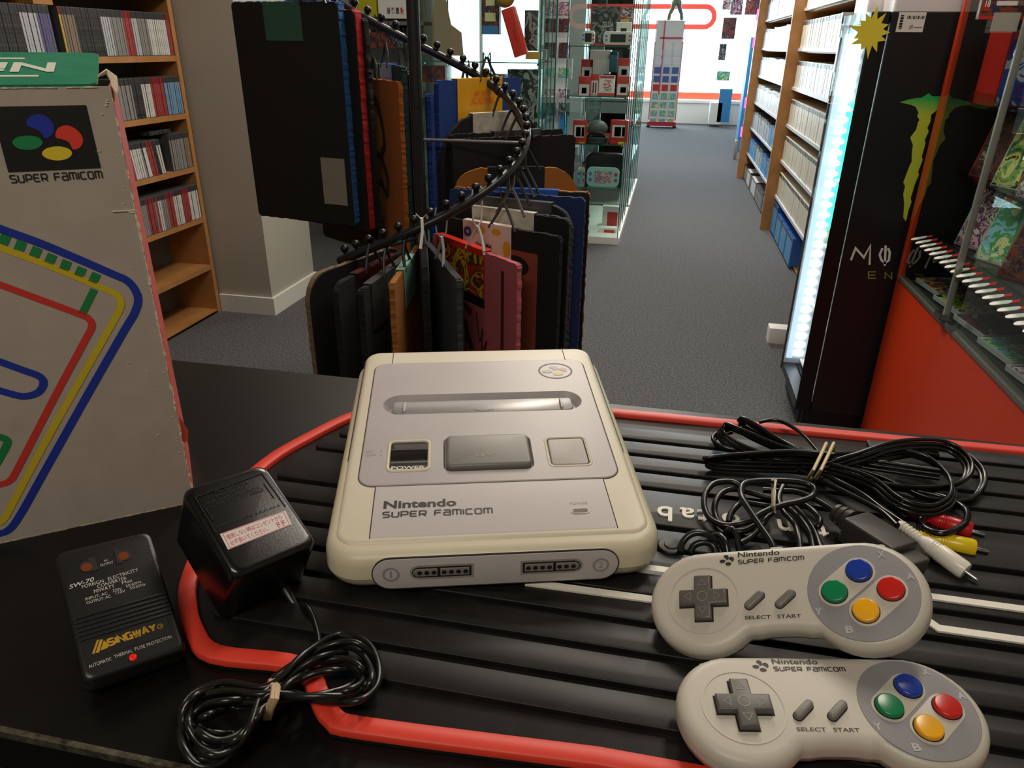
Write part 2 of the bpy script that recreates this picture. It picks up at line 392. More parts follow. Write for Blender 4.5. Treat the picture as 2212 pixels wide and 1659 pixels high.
shelf_cases(BX-.004, BZ[5], 3.0, 2.39, .0118, .12, .158, ['white', 'grey', 'black', 'black', 'black', 'red', 'yellow', 'silver', 'tan'], 'the top visible shelf of the left bookcase, right of its divider')
shelf_cases(BX-.004, BZ[5], 2.36, 1.86, .0118, .12, .158, ['black', 'white', 'silver', 'violet', 'black'], 'the top visible shelf of the left bookcase, left of its divider', seqrun=(4, 9))
shelf_cases(BX-.004, BZ[4], 3.0, 2.40, .0118, .12, .150, ['white', 'white', 'blue', 'grey', 'grey', 'tan', 'red', 'black'], 'the second visible shelf of the left bookcase')
shelf_cases(BX-.004, BZ[3], 3.0, 2.86, .0125, .12, .150, ['grey', 'white', 'red', 'tan'], 'the right end of the left bookcase third visible shelf', seqrun=(1, 3))
shelf_cases(BX-.004, BZ[3], 2.81, 2.42, .0125, .12, .140, ['white', 'grey', 'black', 'yellow', 'red', 'white'], 'the leaning row of the left bookcase third visible shelf', lean=.10, seqrun=(1, 3))
shelf_cases(BX-.004, BZ[2], 3.0, 2.50, .0118, .12, .150, ['white', 'black', 'grey', 'red', 'white'], 'the fourth visible shelf of the left bookcase')
b = MB(); b.box((0, 0, .0075), (.11, .14, .015)); o = build('flat_case', b, mat('spine_black', '#1a1b1e', .35)); o.location = (BX-.07, 2.835, BZ[3]+.155+H0); tag(o, 'dark case lying flat on top of the third row in the left bookcase', 'game case')

# ------------------------------------------------------------------ beech shelving along the right of the aisle
RZ = [-.885, -.65, -.41, -.175, .06, .295, .53]
for nm, y0, y1, lab in (('near', 3.05, 5.58, 'orange beech shelving beside the drinks cooler, nearer of the two bays'), ('far', 5.60, 7.97, 'orange beech shelving along the aisle, farther of the two bays')):
    t = thing('shelving_unit', lab, 'shelving', (.71, y0, FL))
    def rp(name, x0, x1, ya, yb, z0, z1, m):
        q = MB(); q.bx(x0-.71, x1-.71, ya-y0, yb-y0, z0-FL, z1-FL); return build(name, q, m, t)
    rp('side_panel', .71, 1.15, y1-.03, y1, FL, 1.15, m_wood)
    if nm == 'near': rp('side_panel', .71, 1.15, y0, y0+.03, FL, 1.15, m_wood)
    rp('back_panel', 1.15, 1.165, y0, y1, FL, 1.15, m_wood)
    for i, z in enumerate(RZ):
        rp('shelf', .80, 1.15, y0+.03 if nm == 'near' else y0, y1-.03, z-.02 if i else FL+.01, z, m_wood)
        if i: rp('shelf_lip', .775, .80, y0+.03 if nm == 'near' else y0, y1-.03, z-.012, z+.006, mat('wire_grey', '#c9ccd4', .4))
caps = {'cream': 'cream', 'pale': 'white', 'white': 'white', 'sky': 'blue', 'grey': 'grey', 'brown': 'black', 'silver': 'grey', 'tan': 'black'}
names = ['lowest shelf', 'second shelf', 'third shelf', 'fourth shelf', 'fifth shelf', 'sixth shelf', 'top shelf']
for i, z in enumerate(RZ):
    a = names[i]+' of the near beech bay'; f = names[i]+' of the far beech bay'
    if i == 0: 
        shelf_cases(.775, z, 5.53, 4.3, .26, .25, .20, ['sky'], a, 'storage_box', caps, side=-1, noun='cardboard box', hj=.25)
        shelf_cases(.775, z, 7.92, 5.7, .09, .20, .13, ['brown', 'tan', 'white', 'grey'], f, 'game_case', caps, side=-1)
    else:
        seq = ['cream'] if i < 4 else ['cream', 'cream', 'pale', 'brown']
        shelf_cases(.785, z, 5.53, 4.25, .075 if i < 4 else .037, .22, .165, seq, a, 'boxed_game', caps, side=-1, noun='boxed game', seqrun=(8, 13))
        seq = [['silver', 'sky', 'pale'], ['pale', 'silver', 'sky', 'silver'], ['silver', 'pale', 'pale'], ['pale', 'silver', 'pale'], ['pale', 'grey', 'pale'], ['silver', 'pale']][i-1]
        shelf_cases(.785, z, 7.92, 5.66, .085, .20, .165, seq, f, 'game_case', caps, side=-1, seqrun=(4, 9), hj=.12)

# ------------------------------------------------------------------ drinks cooler
GX0, GX1, GX2, GY0, GY1, GZ = .50, .551, 1.12, 2.35, 2.72, .39
t = thing('drinks_cooler', 'tall black drinks cooler with a lit glass door and green claw mark on its side', 'cooler', (GX1, GY0, FL))
def gp(name, m, fn, par=None, **k):
    q = MB(); q.M = Matrix.Translation((-GX1, -GY0, -FL)); fn(q); return build(name, q, m, par or t, **k)
m_cool = mat('cooler_black', '#141417', .38, bump=(300, .15))
gp('body', m_cool, lambda q: [q.bx(GX1+.003, GX2, GY0, GY0+.012, FL+.09, GZ), q.bx(GX1+.003, GX2, GY1-.012, GY1, FL+.09, GZ), q.bx(GX1+.003, GX2, GY0+.012, GY1-.012, GZ-.03, GZ), q.bx(GX2-.02, GX2, GY0+.012, GY1-.012, FL+.09, GZ-.03), q.bx(GX1+.003, GX2, GY0+.012, GY1-.012, FL+.09, FL+.12)], bevel=.002)
gp('interior_lining', mat('cooler_lining', '#e8edf2', .4), lambda q: [q.bx(GX1+.004, GX2-.03, GY0+.013, GY0+.018, FL+.12, GZ-.03), q.bx(GX0+.006, GX2-.03, GY1-.018, GY1-.013, FL+.12, GZ-.03), q.bx(GX2-.035, GX2-.03, GY0+.018, GY1-.018, FL+.12, GZ-.03)])
d = gp('door', m_black, lambda q: [q.bx(GX0+.004, GX1, GY0, GY0+.007, FL+.09, GZ), q.bx(GX0, GX1, GY1-.010, GY1, FL+.09, GZ), q.bx(GX0+.004, GX1, GY0+.007, GY1-.01, GZ-.03, GZ), q.bx(GX0+.004, GX1, GY0+.007, GY1-.01, FL+.09, FL+.12)], bevel=.003)
gp('pane', glass('cooler_glass', (.94, .97, .97, 1), .35), lambda q: q.bx(GX0-.001, GX0+.004, GY0, GY1-.01, FL+.09, GZ), d)
gp('handle', m_steel, lambda q: q.bx(GX0-.004, GX0+.003, GY1-.03, GY1-.012, GZ-.16, GZ-.06), d)
gp('hinge', m_steel, lambda q: q.bx(GX0-.004, GX1, GY1-.004, GY1+.012, GZ-.02, GZ+.012), d)
gp('kick_grille', m_black, lambda q: [q.bx(GX1-.02, GX2, GY0+.01, GY1-.01, FL+.015, FL+.09)]+[q.bx(GX1-.026, GX1-.02, GY0+.03, GY1-.02, FL+.025+.012*k, FL+.031+.012*k) for k in range(5)])
for y in (GY0+.04, GY1-.04): gp('foot', m_steel, lambda q: q.bx(GX1, GX1+.03, y-.012, y+.012, FL, FL+.02))
m_led = mat('cold_led', '#ffffff', .5, emit=('#f4f8ff', 9)); m_ledg = mat('green_led', '#50ffa0', .5, emit=('#20ff90', 9))
gp('glow_strip', mat('led_bead', '#ffffff', .5, emit=('#eef6ff', 5)), lambda q: [q.ball((GX0+.052, GY1-.024, FL+.16+.0345*k), .012, 6, 1.5, .4, .8) for k in range(33)])
gp('glow_strip', mat('lining_glow', '#d8ecff', .5, emit=('#c4dcff', 1.1)), lambda q: q.bx(GX0+.012, GX0+.032, GY1-.022, GY1-.0185, FL+.14, GZ-.05))  # pale glow painted for the lit lining and pane-edge reflections, no tube there
gp('glow_strip', mat('green_led', '#08301a', .5, emit=('#28ff60', 1.1)), lambda q: q.bx(GX0+.058, GX0+.086, GY1-.0184, GY1-.0181, -.27, .14), label='green light strip')
gp('glow_strip', m_led, lambda q: [q.bx(GX1+.006, GX1+.012, GY0+.019, GY0+.024, FL+.14+.03*k, FL+.152+.03*k) for k in range(35)])
for k in range(5): gp('wire_shelf', m_white, lambda q: [q.bx(GX1+.01, GX2-.04, GY0+.02, GY1-.02, FL+.14+.22*k-.006, FL+.14+.22*k)])
sc_ = at(1880, 70, Y=GY0-.006)
gp('price_star', mat('star_yellow', '#f2dc3c', .5), lambda q: [q.poly([(sc_.x+(.031 if k % 2 else .050+.009*math.sin(k*1.7))*math.cos(PI*k/13), GY0-dy, sc_.z+(.034 if k % 2 else .055+.013*math.sin(k*2.3))*math.sin(PI*k/13)) for k in range(26)]) for dy in (.006, .0055)])
# prints on the side panel, each traced in the plane y = GY0
def sidepts(pts): return [Vector((p.x-GX1, -.0008, p.z-FL)) for p in [at(a, b_, Y=GY0) for a, b_ in pts]]
q = MB(); claw = [(1943,221),(1958,216),(1976,212),(1991,211),(1999,206),(2006,201),(2013,208),(2030,208),(2062,212),(2044,226),(2030,232),(2021,240),(2011,248),(2010,262),(2003,276),(2006,284),(1998,301),(1999,310),(1991,338),(1993,345),(1983,371),(1985,377),(1976,398),(1967,428),(1969,436),(1962,455),(1957,478),(1951,470),(1953,440),(1951,419),(1955,402),(1951,394),(1965,357),(1969,350),(1970,325),(1972,314),(1966,297),(1979,280),(1983,264),(1986,259),(1981,250),(1984,244),(1978,231),(1966,226)]
q.poly(sidepts(claw)); 
q2 = at(1940, 222, Y=GY0).x; m_claw = mat('claw_green', '#8fae2c', .45)
nt = m_claw.node_tree; tc = nt.nodes.new('ShaderNodeTexCoord'); sx = nt.nodes.new('ShaderNodeSeparateXYZ'); rp_ = nt.nodes.new('ShaderNodeValToRGB'); mr = nt.nodes.new('ShaderNodeMapRange')
nt.links.new(tc.outputs['Object'], sx.inputs[0]); mr.inputs[1].default_value = 1.03; mr.inputs[2].default_value = 1.075
nt.links.new(sx.outputs[2], mr.inputs[0]); nt.links.new(mr.outputs[0], rp_.inputs[0]); rp_.color_ramp.elements[0].color = hexc('#bccb38'); rp_.color_ramp.elements[1].color = hexc('#2ab052')
nt.links.new(rp_.outputs[0], nt.nodes['Principled BSDF'].inputs['Base Color'])
build('claw_mark', q, m_claw, t, label='green clawed mark')
q = MB()
for st in ([(1838,562),(1848,536),(1866,556),(1880,530),(1878,572)], [(1906,536),(1900,550),(1904,562),(1912,568),(1920,562),(1922,545),(1918,536)], [(1913,530),(1911,574)], [(1950,566),(1958,534),(1972,566),(1980,532)], [(1998,536),(1988,545),(2004,556),(1994,568)]):
    P = [at(a, b_, Y=GY0) for a, b_ in st]; q.M = Matrix.Translation((-GX1, -.001, -FL)) @ Matrix.Rotation(PI/2, 4, 'X')
    q.ribbon([(p.x, p.z) for p in P], .0065)
build('side_lettering', q, m_white, t, label='white brush lettering')
q = MB(); q.M = Matrix.Translation((-GX1, -.001, -FL)) @ Matrix.Rotation(PI/2, 4, 'X')
for st in ([(1892,587),(1876,587),(1876,601),(1892,601)], [(1877,594),(1890,594)], [(1912,602),(1912,588),(1926,602),(1926,588)], [(1962,588),(1948,588),(1948,602),(1962,602)]):
    q.ribbon([(p.x, p.z) for p in [at(a, b_, Y=GY0) for a, b_ in st]], .0032)
build('side_lettering', q, mat('lettering_green', '#8fa021', .5), t, label='small green spaced lettering')
a0 = at(1943, 26, Y=GY0); a1 = at(2002, 26, Y=GY0); a2 = at(1934, 69, Y=GY0)
def lab(nm, m, boxes, dy):
    q = MB(); q.M = Matrix.Translation((-GX1, -dy, -FL))
    W0, H_ = a1.x-a0.x, a0.z-a2.z
    for u0, u1, v0, v1 in boxes: q.poly([(a0.x+W0*u0, 0, a2.z+H_*v0), (a0.x+W0*u1, 0, a2.z+H_*v0), (a0.x+W0*u1, 0, a2.z+H_*v1), (a0.x+W0*u0, 0, a2.z+H_*v1)])
    return build(nm, q, m, t)
lab('rating_label', mat('label_paper', '#e6e2da', .6), [(0, 1, 0, 1)], .0010)
lab('barcode', m_blackm, [(.08, .20, .15+.07*k, .15+.07*k+.035*(1+k % 2)) for k in range(10)]+[(.32+.055*k, .32+.055*k+.022*(1+(k*7) % 3 % 2), .66, .82) for k in range(12)]+[(.48+.05*k, .50+.05*k, .15, .36) for k in range(3)]+[(.64, .95, .22, .25)], .0016)
# cans on the cooler shelves
can = MB(); can.lathe([(.021, 0), (.0265, .006), (.0265, .125), (.021, .135), (.021, .137)], 16)
cm0 = build('drink_can', can, [mat('can_white', '#dfe6ea', .3, .3)]); cme = cm0.data; bpy.data.objects.remove(cm0)
cmg = cme.copy(); cmg.materials[0] = mat('can_green', '#35c46a', .3, .3)
cmk = cme.copy(); cmk.materials[0] = mat('can_dark', '#1b2f28', .3, .3)
for k in range(5):
    for j, y in enumerate((GY0+.06, GY0+.125, GY0+.19, GY0+.255, GY0+.315)):
        for i in range(2):
            mm, cn = ((cme, 'white'), (cmg, 'green'), (cmk, 'dark'))[0 if (k in (0, 1, 4)) else (1 if (j+i) % 3 else 2)]
            o = bpy.data.objects.new('drink_can', mm); C.objects.link(o); o.location = (GX0+.115+.06*i, y, FL+.14+.22*k+H0)
            tag(o, '%s drink can standing on the %s shelf of the lit cooler' % (cn, ['lowest', 'second', 'third', 'fourth', 'top'][k]), 'can', '%s cans on the %s cooler shelf' % (cn, ['lowest', 'second', 'third', 'fourth', 'top'][k]))
# white packs on top of the cooler
for i, (x0, x1, y0, y1, h, nm, lb) in enumerate(((.56, .735, 2.37, 2.62, .12, 'white_carton', 'white glossy carton lying on top of the black cooler'), (.52, .60, 2.5, 2.68, .05, 'white_tray', 'small pale tray beside the carton on the cooler'))):
    b = MB(); b.prism(rrect(x1-x0, y1-y0, .008), 0, h, .003); o = build(nm, b, mat('carton_white', '#e8e4e6', .3)); o.location = ((x0+x1)/2, (y0+y1)/2, GZ+H0+.001); tag(o, lb, 'carton')
b = MB(); b.box((0, 0, .02), (.30, .3, .04)); o = build('grey_folder', b, mat('folder_grey', '#6a6468', .5)); o.location = (.93, 2.52, GZ+H0+.001); tag(o, 'flat grey case lying on the right part of the cooler top', 'case')
b = MB(); b.prism(rrect(.10, .07, .004), 0, .07, .003); o = build('socket_box', b, m_white); o.location = (.57, 3.25, FL+H0); tag(o, 'small white box standing on the carpet behind the cooler', 'box')
# ------------------------------------------------------------------ glass display towers in the middle of the shop
ART = {'mixed': ['#27508f', '#b8322b', '#e0c25a', '#58347c', '#d9d3cc', '#2e7f6e'], 'dark': ['#15161c', '#3b2230', '#7a3a26', '#20304c', '#b59a6c'], 'sky': ['#3b8fca', '#8cc7dd', '#4f9a5a', '#e2d9a0', '#23446e'],
       'pink': ['#b65a7a', '#e3b7bb', '#7b3f78', '#e9dfd2', '#44345f'], 'redwhite': ['#c32a24', '#e8e2dc', '#c32a24', '#e8e2dc', '#3b3b40'], 'green': ['#274e2e', '#6f9a3c', '#d1c46a', '#1b2a22', '#a8552b'], 'grey': ['#3a3e40', '#6b7172', '#24282a', '#8d9290', '#4c4f3a']}
def A_(k, sc_=22): return art('print_'+k+str(sc_), ART[k], sc_)
def boxitem(name, lab, cat, px0, px1, py0, py1, Y, d_, m, group=None, rz=0, face=None, bev=.002, rx=0):
    """an upright carton whose front lies in the plane Y and whose outline fills the given part of the view"""
    a = at((px0+px1)/2, py1, Y=Y); wd = at(px1, py1, Y=Y).x-at(px0, py1, Y=Y).x; h = at((px0+px1)/2, py0, Y=Y).z-a.z
    o_ = thing(name, lab, cat, (a.x, Y, a.z), (rx, 0, rz), group) if face else None
    q = MB(); q.prism(rrect(wd, d_, .003, 0, d_/2), 0, h, bev)
    o = build('carton' if face else name, q, m, o_)
    if face:
        for nm, u0, u1, v0, v1, fm in face:
            q = MB(); q.bx(-wd/2+wd*u0, -wd/2+wd*u1, -.0012, .001, h*v0, h*v1); build(nm, q, fm, o_)
        return o_
    o.location = (a.x, Y, a.z+H0); o.rotation_euler = (rx, 0, rz); tag(o, lab, cat, group); return o
def glass_case(lab, X0, X1, Y0, Y1, z0, z1, shelves, edge=.006, base=m_white, name='display_cabinet'):
    t = thing(name, lab, 'display cabinet', ((X0+X1)/2, Y0, z0))
    cx, cy = (X0+X1)/2, Y0
    def p(nm, m, fn): q = MB(); q.M = Matrix.Translation((-cx, -cy, -z0)); fn(q); return build(nm, q, m, t)
    p('base', base, lambda q: q.bx(X0-.01, X1+.012, Y0-.012, Y1+.01, z0, z0+.045))
    p('side_pane', m_glass, lambda q: q.bx(X0, X0+.004, Y0, Y1, z0+.045, z1)); p('side_pane', m_glass, lambda q: q.bx(X1-.004, X1, Y0, Y1, z0+.045, z1))
    p('front_pane', m_glass, lambda q: q.bx(X0+.005, X1-.005, Y0, Y0+.004, z0+.045, z1))
    p('back_pane', m_glass, lambda q: q.bx(X0+.005, X1-.005, Y1-.004, Y1, z0+.045, z1))
    p('edge_strip', m_gedge, lambda q: [q.bx(x-edge/2, x+edge/2, y-.003, y+.003, z0+.045, z1) for x, y in ((X0, Y0), (X1, Y0), (X1, Y1), (X0, Y1))]+[q.bx(X1-.001, X1+.003, Y0+(Y1-Y0)*k, Y0+(Y1-Y0)*k+.006, z0+.045, z1) for k in (.2, .45, .7)])
    for z in shelves:
        p('shelf', m_glass, lambda q: q.bx(X0+.006, X1-.006, Y0+.008, Y1-.008, z-.006, z))
        p('shelf_edge', m_gedge, lambda q: q.bx(X0+.006, X1-.006, Y0+.005, Y0+.008, z-.006, z))
        for x in (X0+.012, X1-.012): p('shelf_clip', m_steel, lambda q: q.bx(x-.008, x+.008, Y0+.004, Y0+.02, z-.016, z-.007))
    return t
cs = [.299, .016, -.268, -.541]
glass_case('glass display cabinet by the aisle, white base, full of red and white boxes', -.655, -.272, 4.85, 5.9, FL, 1.1, cs)
glass_case('second glass display cabinet standing behind the one with red and white boxes', -.655, -.272, 6.0, 7.3, FL, 1.1, cs)
R_ = mat('pack_red', '#c42a23', .35); Wp = mat('pack_white', '#e9e6e2', .4); Kp = mat('pack_black', '#16171a', .4); Tl = mat('teal_cover', '#1f6f86', .4)
wf = [('front_print', .08, .92, .06, .62, Wp), ('product_picture', .3, .7, .18, .46, Kp)]
IN = ', first glass cabinet'
cbx = boxitem('console_box', 'large red picture box on the upper shelf'+IN, 'box', 1272, 1368, 12, 98, 5.15, .10, R_, face=[('cover_picture', .04, .66, .05, .97, A_('grey', 14)), ('cover_picture', .68, .97, .35, .95, A_('mixed', 16))])
def face_text(o, s, x, z, w_, h_, m, y=-.0022, al='CENTER', nm='lettering'):
    q = MB(); text_mb(q, s, .02, Matrix.Translation((x, y, z)) @ Matrix.Rotation(PI/2, 4, 'X'), width=w_, height=h_, align=al, bold=.0004); return build(nm, q, m, o)
def handheld(px0, px1, py0, py1, Y, lab, body, scr):
    a = at((px0+px1)/2, py1, Y=Y); wd = at(px1, py1, Y=Y).x-at(px0, py1, Y=Y).x; h = at(px0, py0, Y=Y).z-a.z
    t = thing('handheld_console', lab, 'handheld console', (a.x, Y, a.z)); M = Matrix.Rotation(PI/2, 4, 'X')
    q = MB(); q.M = Matrix.Translation((0, .007, h/2)) @ M; q.prism(rrect(wd, h, h*.28), -.007, .009, .003); build('body', q, body, t)
    q = MB(); q.M = Matrix.Translation((0, -.0025, h/2)) @ M; q.poly([(x, y, 0) for x, y in rrect(wd*.52, h*.62, .004)]); build('screen', q, scr, t)
    for s in (-1, 1):
        for k, c in enumerate((('#5b86c8', '#5b86c8') if s < 0 else ('#c8506a', '#c8506a'))):
            q = MB(); q.M = Matrix.Translation((s*wd*.39, -.0025, h*(.66-.3*k))) @ M; q.prism(circ(0, 0, h*.09, 12), 0, .002); build('button', q, mat('pad_'+c[1:], c, .4), t)
face_text(cbx, 'ZELDA', -.03, .105, .075, .03, mat('print_pale', '#cfd2cc', .5))
handheld(1302, 1366, 68, 97, 4.93, 'white handheld with dark screen, larger of two'+IN, Wp, Kp)
handheld(1256, 1284, 66, 96, 4.99, 'white handheld half hidden at the upper shelf left'+IN, Wp, Kp)
boxitem('stand_box', 'small white box behind the white handheld console'+IN, 'box', 1330, 1362, 48, 80, 5.05, .04, Wp, face=[('product_picture', .3, .7, .2, .6, Kp)])
boxitem('white_console', 'tall white machine on the middle shelf'+IN, 'console', 1273, 1316, 108, 160, 5.3, .12, Wp)
boxitem('teal_case', 'teal standing pouch beside the white machine'+IN, 'case', 1315, 1332, 112, 156, 5.25, .05, Tl)
for i, (x0, x1, y0, y1, Y, w_) in enumerate(((1332,1362,126,170,5.3,'back right'), (1330,1360,165,208,4.95,'front right'), (1248,1274,165,210,4.95,'front left'), (1254,1280,128,172,5.3,'back left'))):
    boxitem('accessory_box', 'red and white accessory box on the middle shelf, '+w_+IN, 'box', x0, x1, y0, y1, Y, .05, R_, face=wf)
boxitem('stylus_box', 'narrow red and white box with blue stripe'+IN, 'box', 1274, 1292, 160, 206, 5.0, .03, R_, face=[('front_print', .08, .92, .04, .7, Wp), ('blue_stripe', .3, .42, .1, .6, Tl), ('red_stripe', .6, .72, .1, .6, R_)])
boxitem('tilted_box', 'leaning white and red picture box on the middle shelf'+IN, 'box', 1292, 1326, 162, 207, 4.9, .02, Wp, face=[('red_band', 0, 1, 0, .14, R_), ('red_band', .05, .95, .84, .98, R_), ('cover_picture', .3, .8, .2, .78, A_('redwhite', 30))], rx=-.15)
for i, (x0, x1, w_) in enumerate(((1316, 1354, 'right'), (1236, 1264, 'left'))):
    boxitem('gamepad_box', 'red windowed box on the lower middle shelf, '+w_+IN, 'box', x0, x1, 260, 311, 4.95, .07, R_, face=[('window_print', .12, .9, .28, .8, Wp), ('product_picture', .25, .62, .32, .72, mat('toy_green', '#4c5f45', .5)), ('product_picture', .68, .88, .32, .72, mat('toy_plum', '#8a3350', .5)), ('yellow_tag', .5, .95, .0, .1, mat('tag_yellow', '#d6d43c', .5))])
a = at(1288, 311, Y=5.1); t = thing('gaming_headset', 'black headset with a grey dome on the lower middle shelf'+IN, 'headset', a)
q = MB(); q.ball((0, 0, .10), .07, 12, 1, .7, .75); build('dome', q, mat('dome_grey', '#5d6060', .5), t)
q = MB(); q.prism(rrect(.16, .08, .03), 0, .05, .01); build('base', q, Kp, t)
q = MB(); q.tube([(-.06, -.03, .05), (-.03, -.04, .075), (.03, -.04, .075), (.06, -.03, .05)], .008); build('cable', q, Kp, t)
a = at(1304, 406, Y=5.15); t = thing('carry_case', 'black rounded case standing behind the pale blue toy console'+IN, 'case', a)
q = MB(); q.M = Matrix.Rotation(PI/2, 4, 'X'); q.prism(rrect(.27, .23, .05, 0, .115), -.05, 0, .01); build('shell', q, Kp, t)
handheld(1248, 1262, 360, 404, 5.1, 'pale green toy console partly hidden at the left of the lower shelf'+IN, mat('toy_mint', '#a8d4cc', .4), A_('sky', 60))
handheld(1266, 1336, 360, 404, 4.95, 'pale blue toy console with a picture screen on the lower shelf'+IN, mat('toy_sky', '#9fd0d2', .4), A_('pink', 60))
for i, (x0, x1, y0, y1, Y, w_) in enumerate(((1298,1334,446,512,5.2,'standing on the base'), (1292,1330,492,516,4.98,'lying in front, on the base'))):
    boxitem('boxed_console', 'white box with red picture '+w_+IN, 'box', x0, x1, y0, y1, Y, .06, Wp, face=[('red_picture', .3, .9, .3, .82, R_), ('red_band', 0, 1, 0, .12, R_)])
# large cabinet to the left, just behind the mats
LX0 = at(908, 100, Y=4.2).x; LX1 = at(1168, 100, Y=4.2).x; LZ = at(1100, 134, Y=4.2).z
glass_case('wide glass display cabinet with a green edge behind the spiral rack', LX0, LX1, 4.2, 4.75, FL, 1.1, [LZ, LZ-.33, LZ-.62], .009)
IL = ', wide glass cabinet'
boxitem('figure_box', 'tall window box with a pale crest print'+IL, 'box', 1040, 1078, -20, 74, 4.4, .06, A_('dark', 14), face=[('crest_print', .25, .75, .66, .92, mat('cream_print', '#d8cc9c', .5)), ('crest_print', .2, .8, .3, .5, mat('cream_print', '#d8cc9c', .5)), ('blue_print', .05, .95, 0, .2, mat('blue_print', '#3c78b8', .5))])
a = at(1128, 124, Y=4.33); b2 = at(1098, 18, Y=4.33); t = thing('red_toy_bar', 'bright red notched plastic bar leaning on the shelf'+IL, 'toy', a, (0, math.atan2(b2.x-a.x, b2.z-a.z), 0))
q = MB(); L_ = (b2-a).length; q.prism(rrect(.075, .06, .012), .01, L_, .006); build('bar', q, mat('toy_red', '#c92a1e', .3), t)
q = MB(); [q.bx(-.004, .004, -.033, -.028, L_*(.35+.02*k), L_*(.36+.02*k)+.004) for k in range(0, 10, 3)]; q.bx(.01, .014, -.033, -.0285, L_*.55, L_*.68); build('groove', q, mat('toy_red_dark', '#7c140e', .5), t)
q = MB(); q.ball((0, 0, L_+.06), .055, 12); build('knob', q, mat('toy_ochre', '#b08a2a', .5), t)
a = at(965, 120, Y=4.45); t = thing('cardboard_insert', 'brown cut cardboard sheet standing'+IL, 'cardboard', a)
q = MB(); q.M = Matrix.Rotation(PI/2, 4, 'X'); q.prism([(-.09, 0), (.1, 0), (.09, .12), (.03, .16), (0, .30), (-.06, .30), (-.08, .2)], -.004, 0); build('sheet', q, mat('cardboard', '#97826a', .8), t)
for i, (x0, x1, y0, y1, k, lb) in enumerate(((910, 962, 142, 178, 'dark', 'long black box at the left'), (1042, 1090, 160, 215, 'grey', 'grey wrapped box at the centre'), (1095, 1160, 150, 282, 'grey', 'large smoky plastic box at the right'), (1035, 1090, 218, 300, 'dark', 'dark boxed toy at the lower left'))):
    boxitem('wrapped_box', lb+', below the upper shelf'+IL, 'box', x0, x1, y0, y1, 4.4, .14, A_(k, 12))
boxitem('amber_tray', 'shallow amber tray on the upper shelf'+IL, 'tray', 1135, 1164, 112, 128, 4.5, .12, mat('amber', '#c99a44', .4))
boxitem('plush_bag', 'clear bag with grey contents hanging at the right'+IL, 'bag', 1132, 1160, 22, 110, 4.55, .05, A_('grey', 10))
# shelf of boxes at the far left, seen between the mats
a = at(835, 46, Y=4.6); t = thing('wall_shelf', 'grey shelving behind the spiral rack carrying a yellow and a white box', 'shelving', (a.x-.1, 4.6, FL))
q = MB(); q.bx(-.55, .35, 0, .4, a.z-FL-.02, a.z-FL); build('shelf', q, m_back, t)
q = MB(); q.bx(-.55, .35, 0, .4, a.z-FL-.42, a.z-FL-.40); build('shelf', q, m_back, t)
for x in (-.55, .33): q = MB(); q.bx(x, x+.02, 0, .4, 0, a.z-FL+.6); build('upright', q, m_back, t)
q = MB(); q.bx(-.55, .35, .4, .42, 0, a.z-FL+.6); build('back_panel', q, mat('grey_wall_board', '#a9aaa6', .8), t)
boxitem('yellow_box', 'yellow green box on the grey shelf behind the mats', 'box', 770, 814, -40, 36, 4.65, .2, mat('box_yellow', '#b5ab12', .4))
boxitem('white_box', 'large white box with small picture row on the grey shelf behind the mats', 'box', 818, 882, -40, 40, 4.65, .22, Wp, face=[('picture_row', .30+.15*k, .40+.15*k, .13, .30, A_('redwhite' if k % 2 else 'grey', 40)) for k in range(4)])
for i, (x0, x1, y0, y1, k) in enumerate(((760, 800, 62, 100, 'pink'), (800, 850, 70, 104, 'dark'), (850, 884, 52, 104, 'grey'), (862, 886, 46, 70, 'dark'))):
    boxitem('toy_box', ['violet', 'black', 'grey', 'small dark'][i]+' toy box on the lower grey shelf behind the mats', 'box', x0, x1, y0, y1, 4.63, .15, A_(k, 16))
# hanging blister packs farther back
a = at(1205, 262, Y=9.2); t = thing('peg_stand', 'white peg stand with blister packs and blue side panels, behind the glass cabinets', 'display stand', (a.x, 9.2, FL))
q = MB(); q.bx(-.27, .27, .05, .08, 0, 2.3); build('back_panel', q, m_white, t)
q = MB(); q.bx(-.27, .27, -.1, .08, 0, .1); build('base', q, m_white, t)
for x in (-.25, .02): q = MB(); q.bx(x, x+.09, .0, .03, .12, .58); build('side_board', q, mat('sky_board', '#2b86c4', .5), t)
for r_, (y0, y1, k) in enumerate(((4, 34, 'pink'), (40, 70, 'dark'), (92, 126, 'dark'), (146, 168, 'sky'), (192, 214, 'pink'), (222, 250, 'grey'))):
    for c_, (x0, x1) in enumerate(((1176, 1200), (1206, 1230))):
        boxitem('blister_pack', 'blister pack in %s row of the white peg stand, %s column' % (['top', 'second', 'third', 'fourth', 'fifth', 'lowest'][r_], ['left', 'right'][c_]), 'pack', x0, x1, y0, y1, 9.1, .02, A_(k, 18))

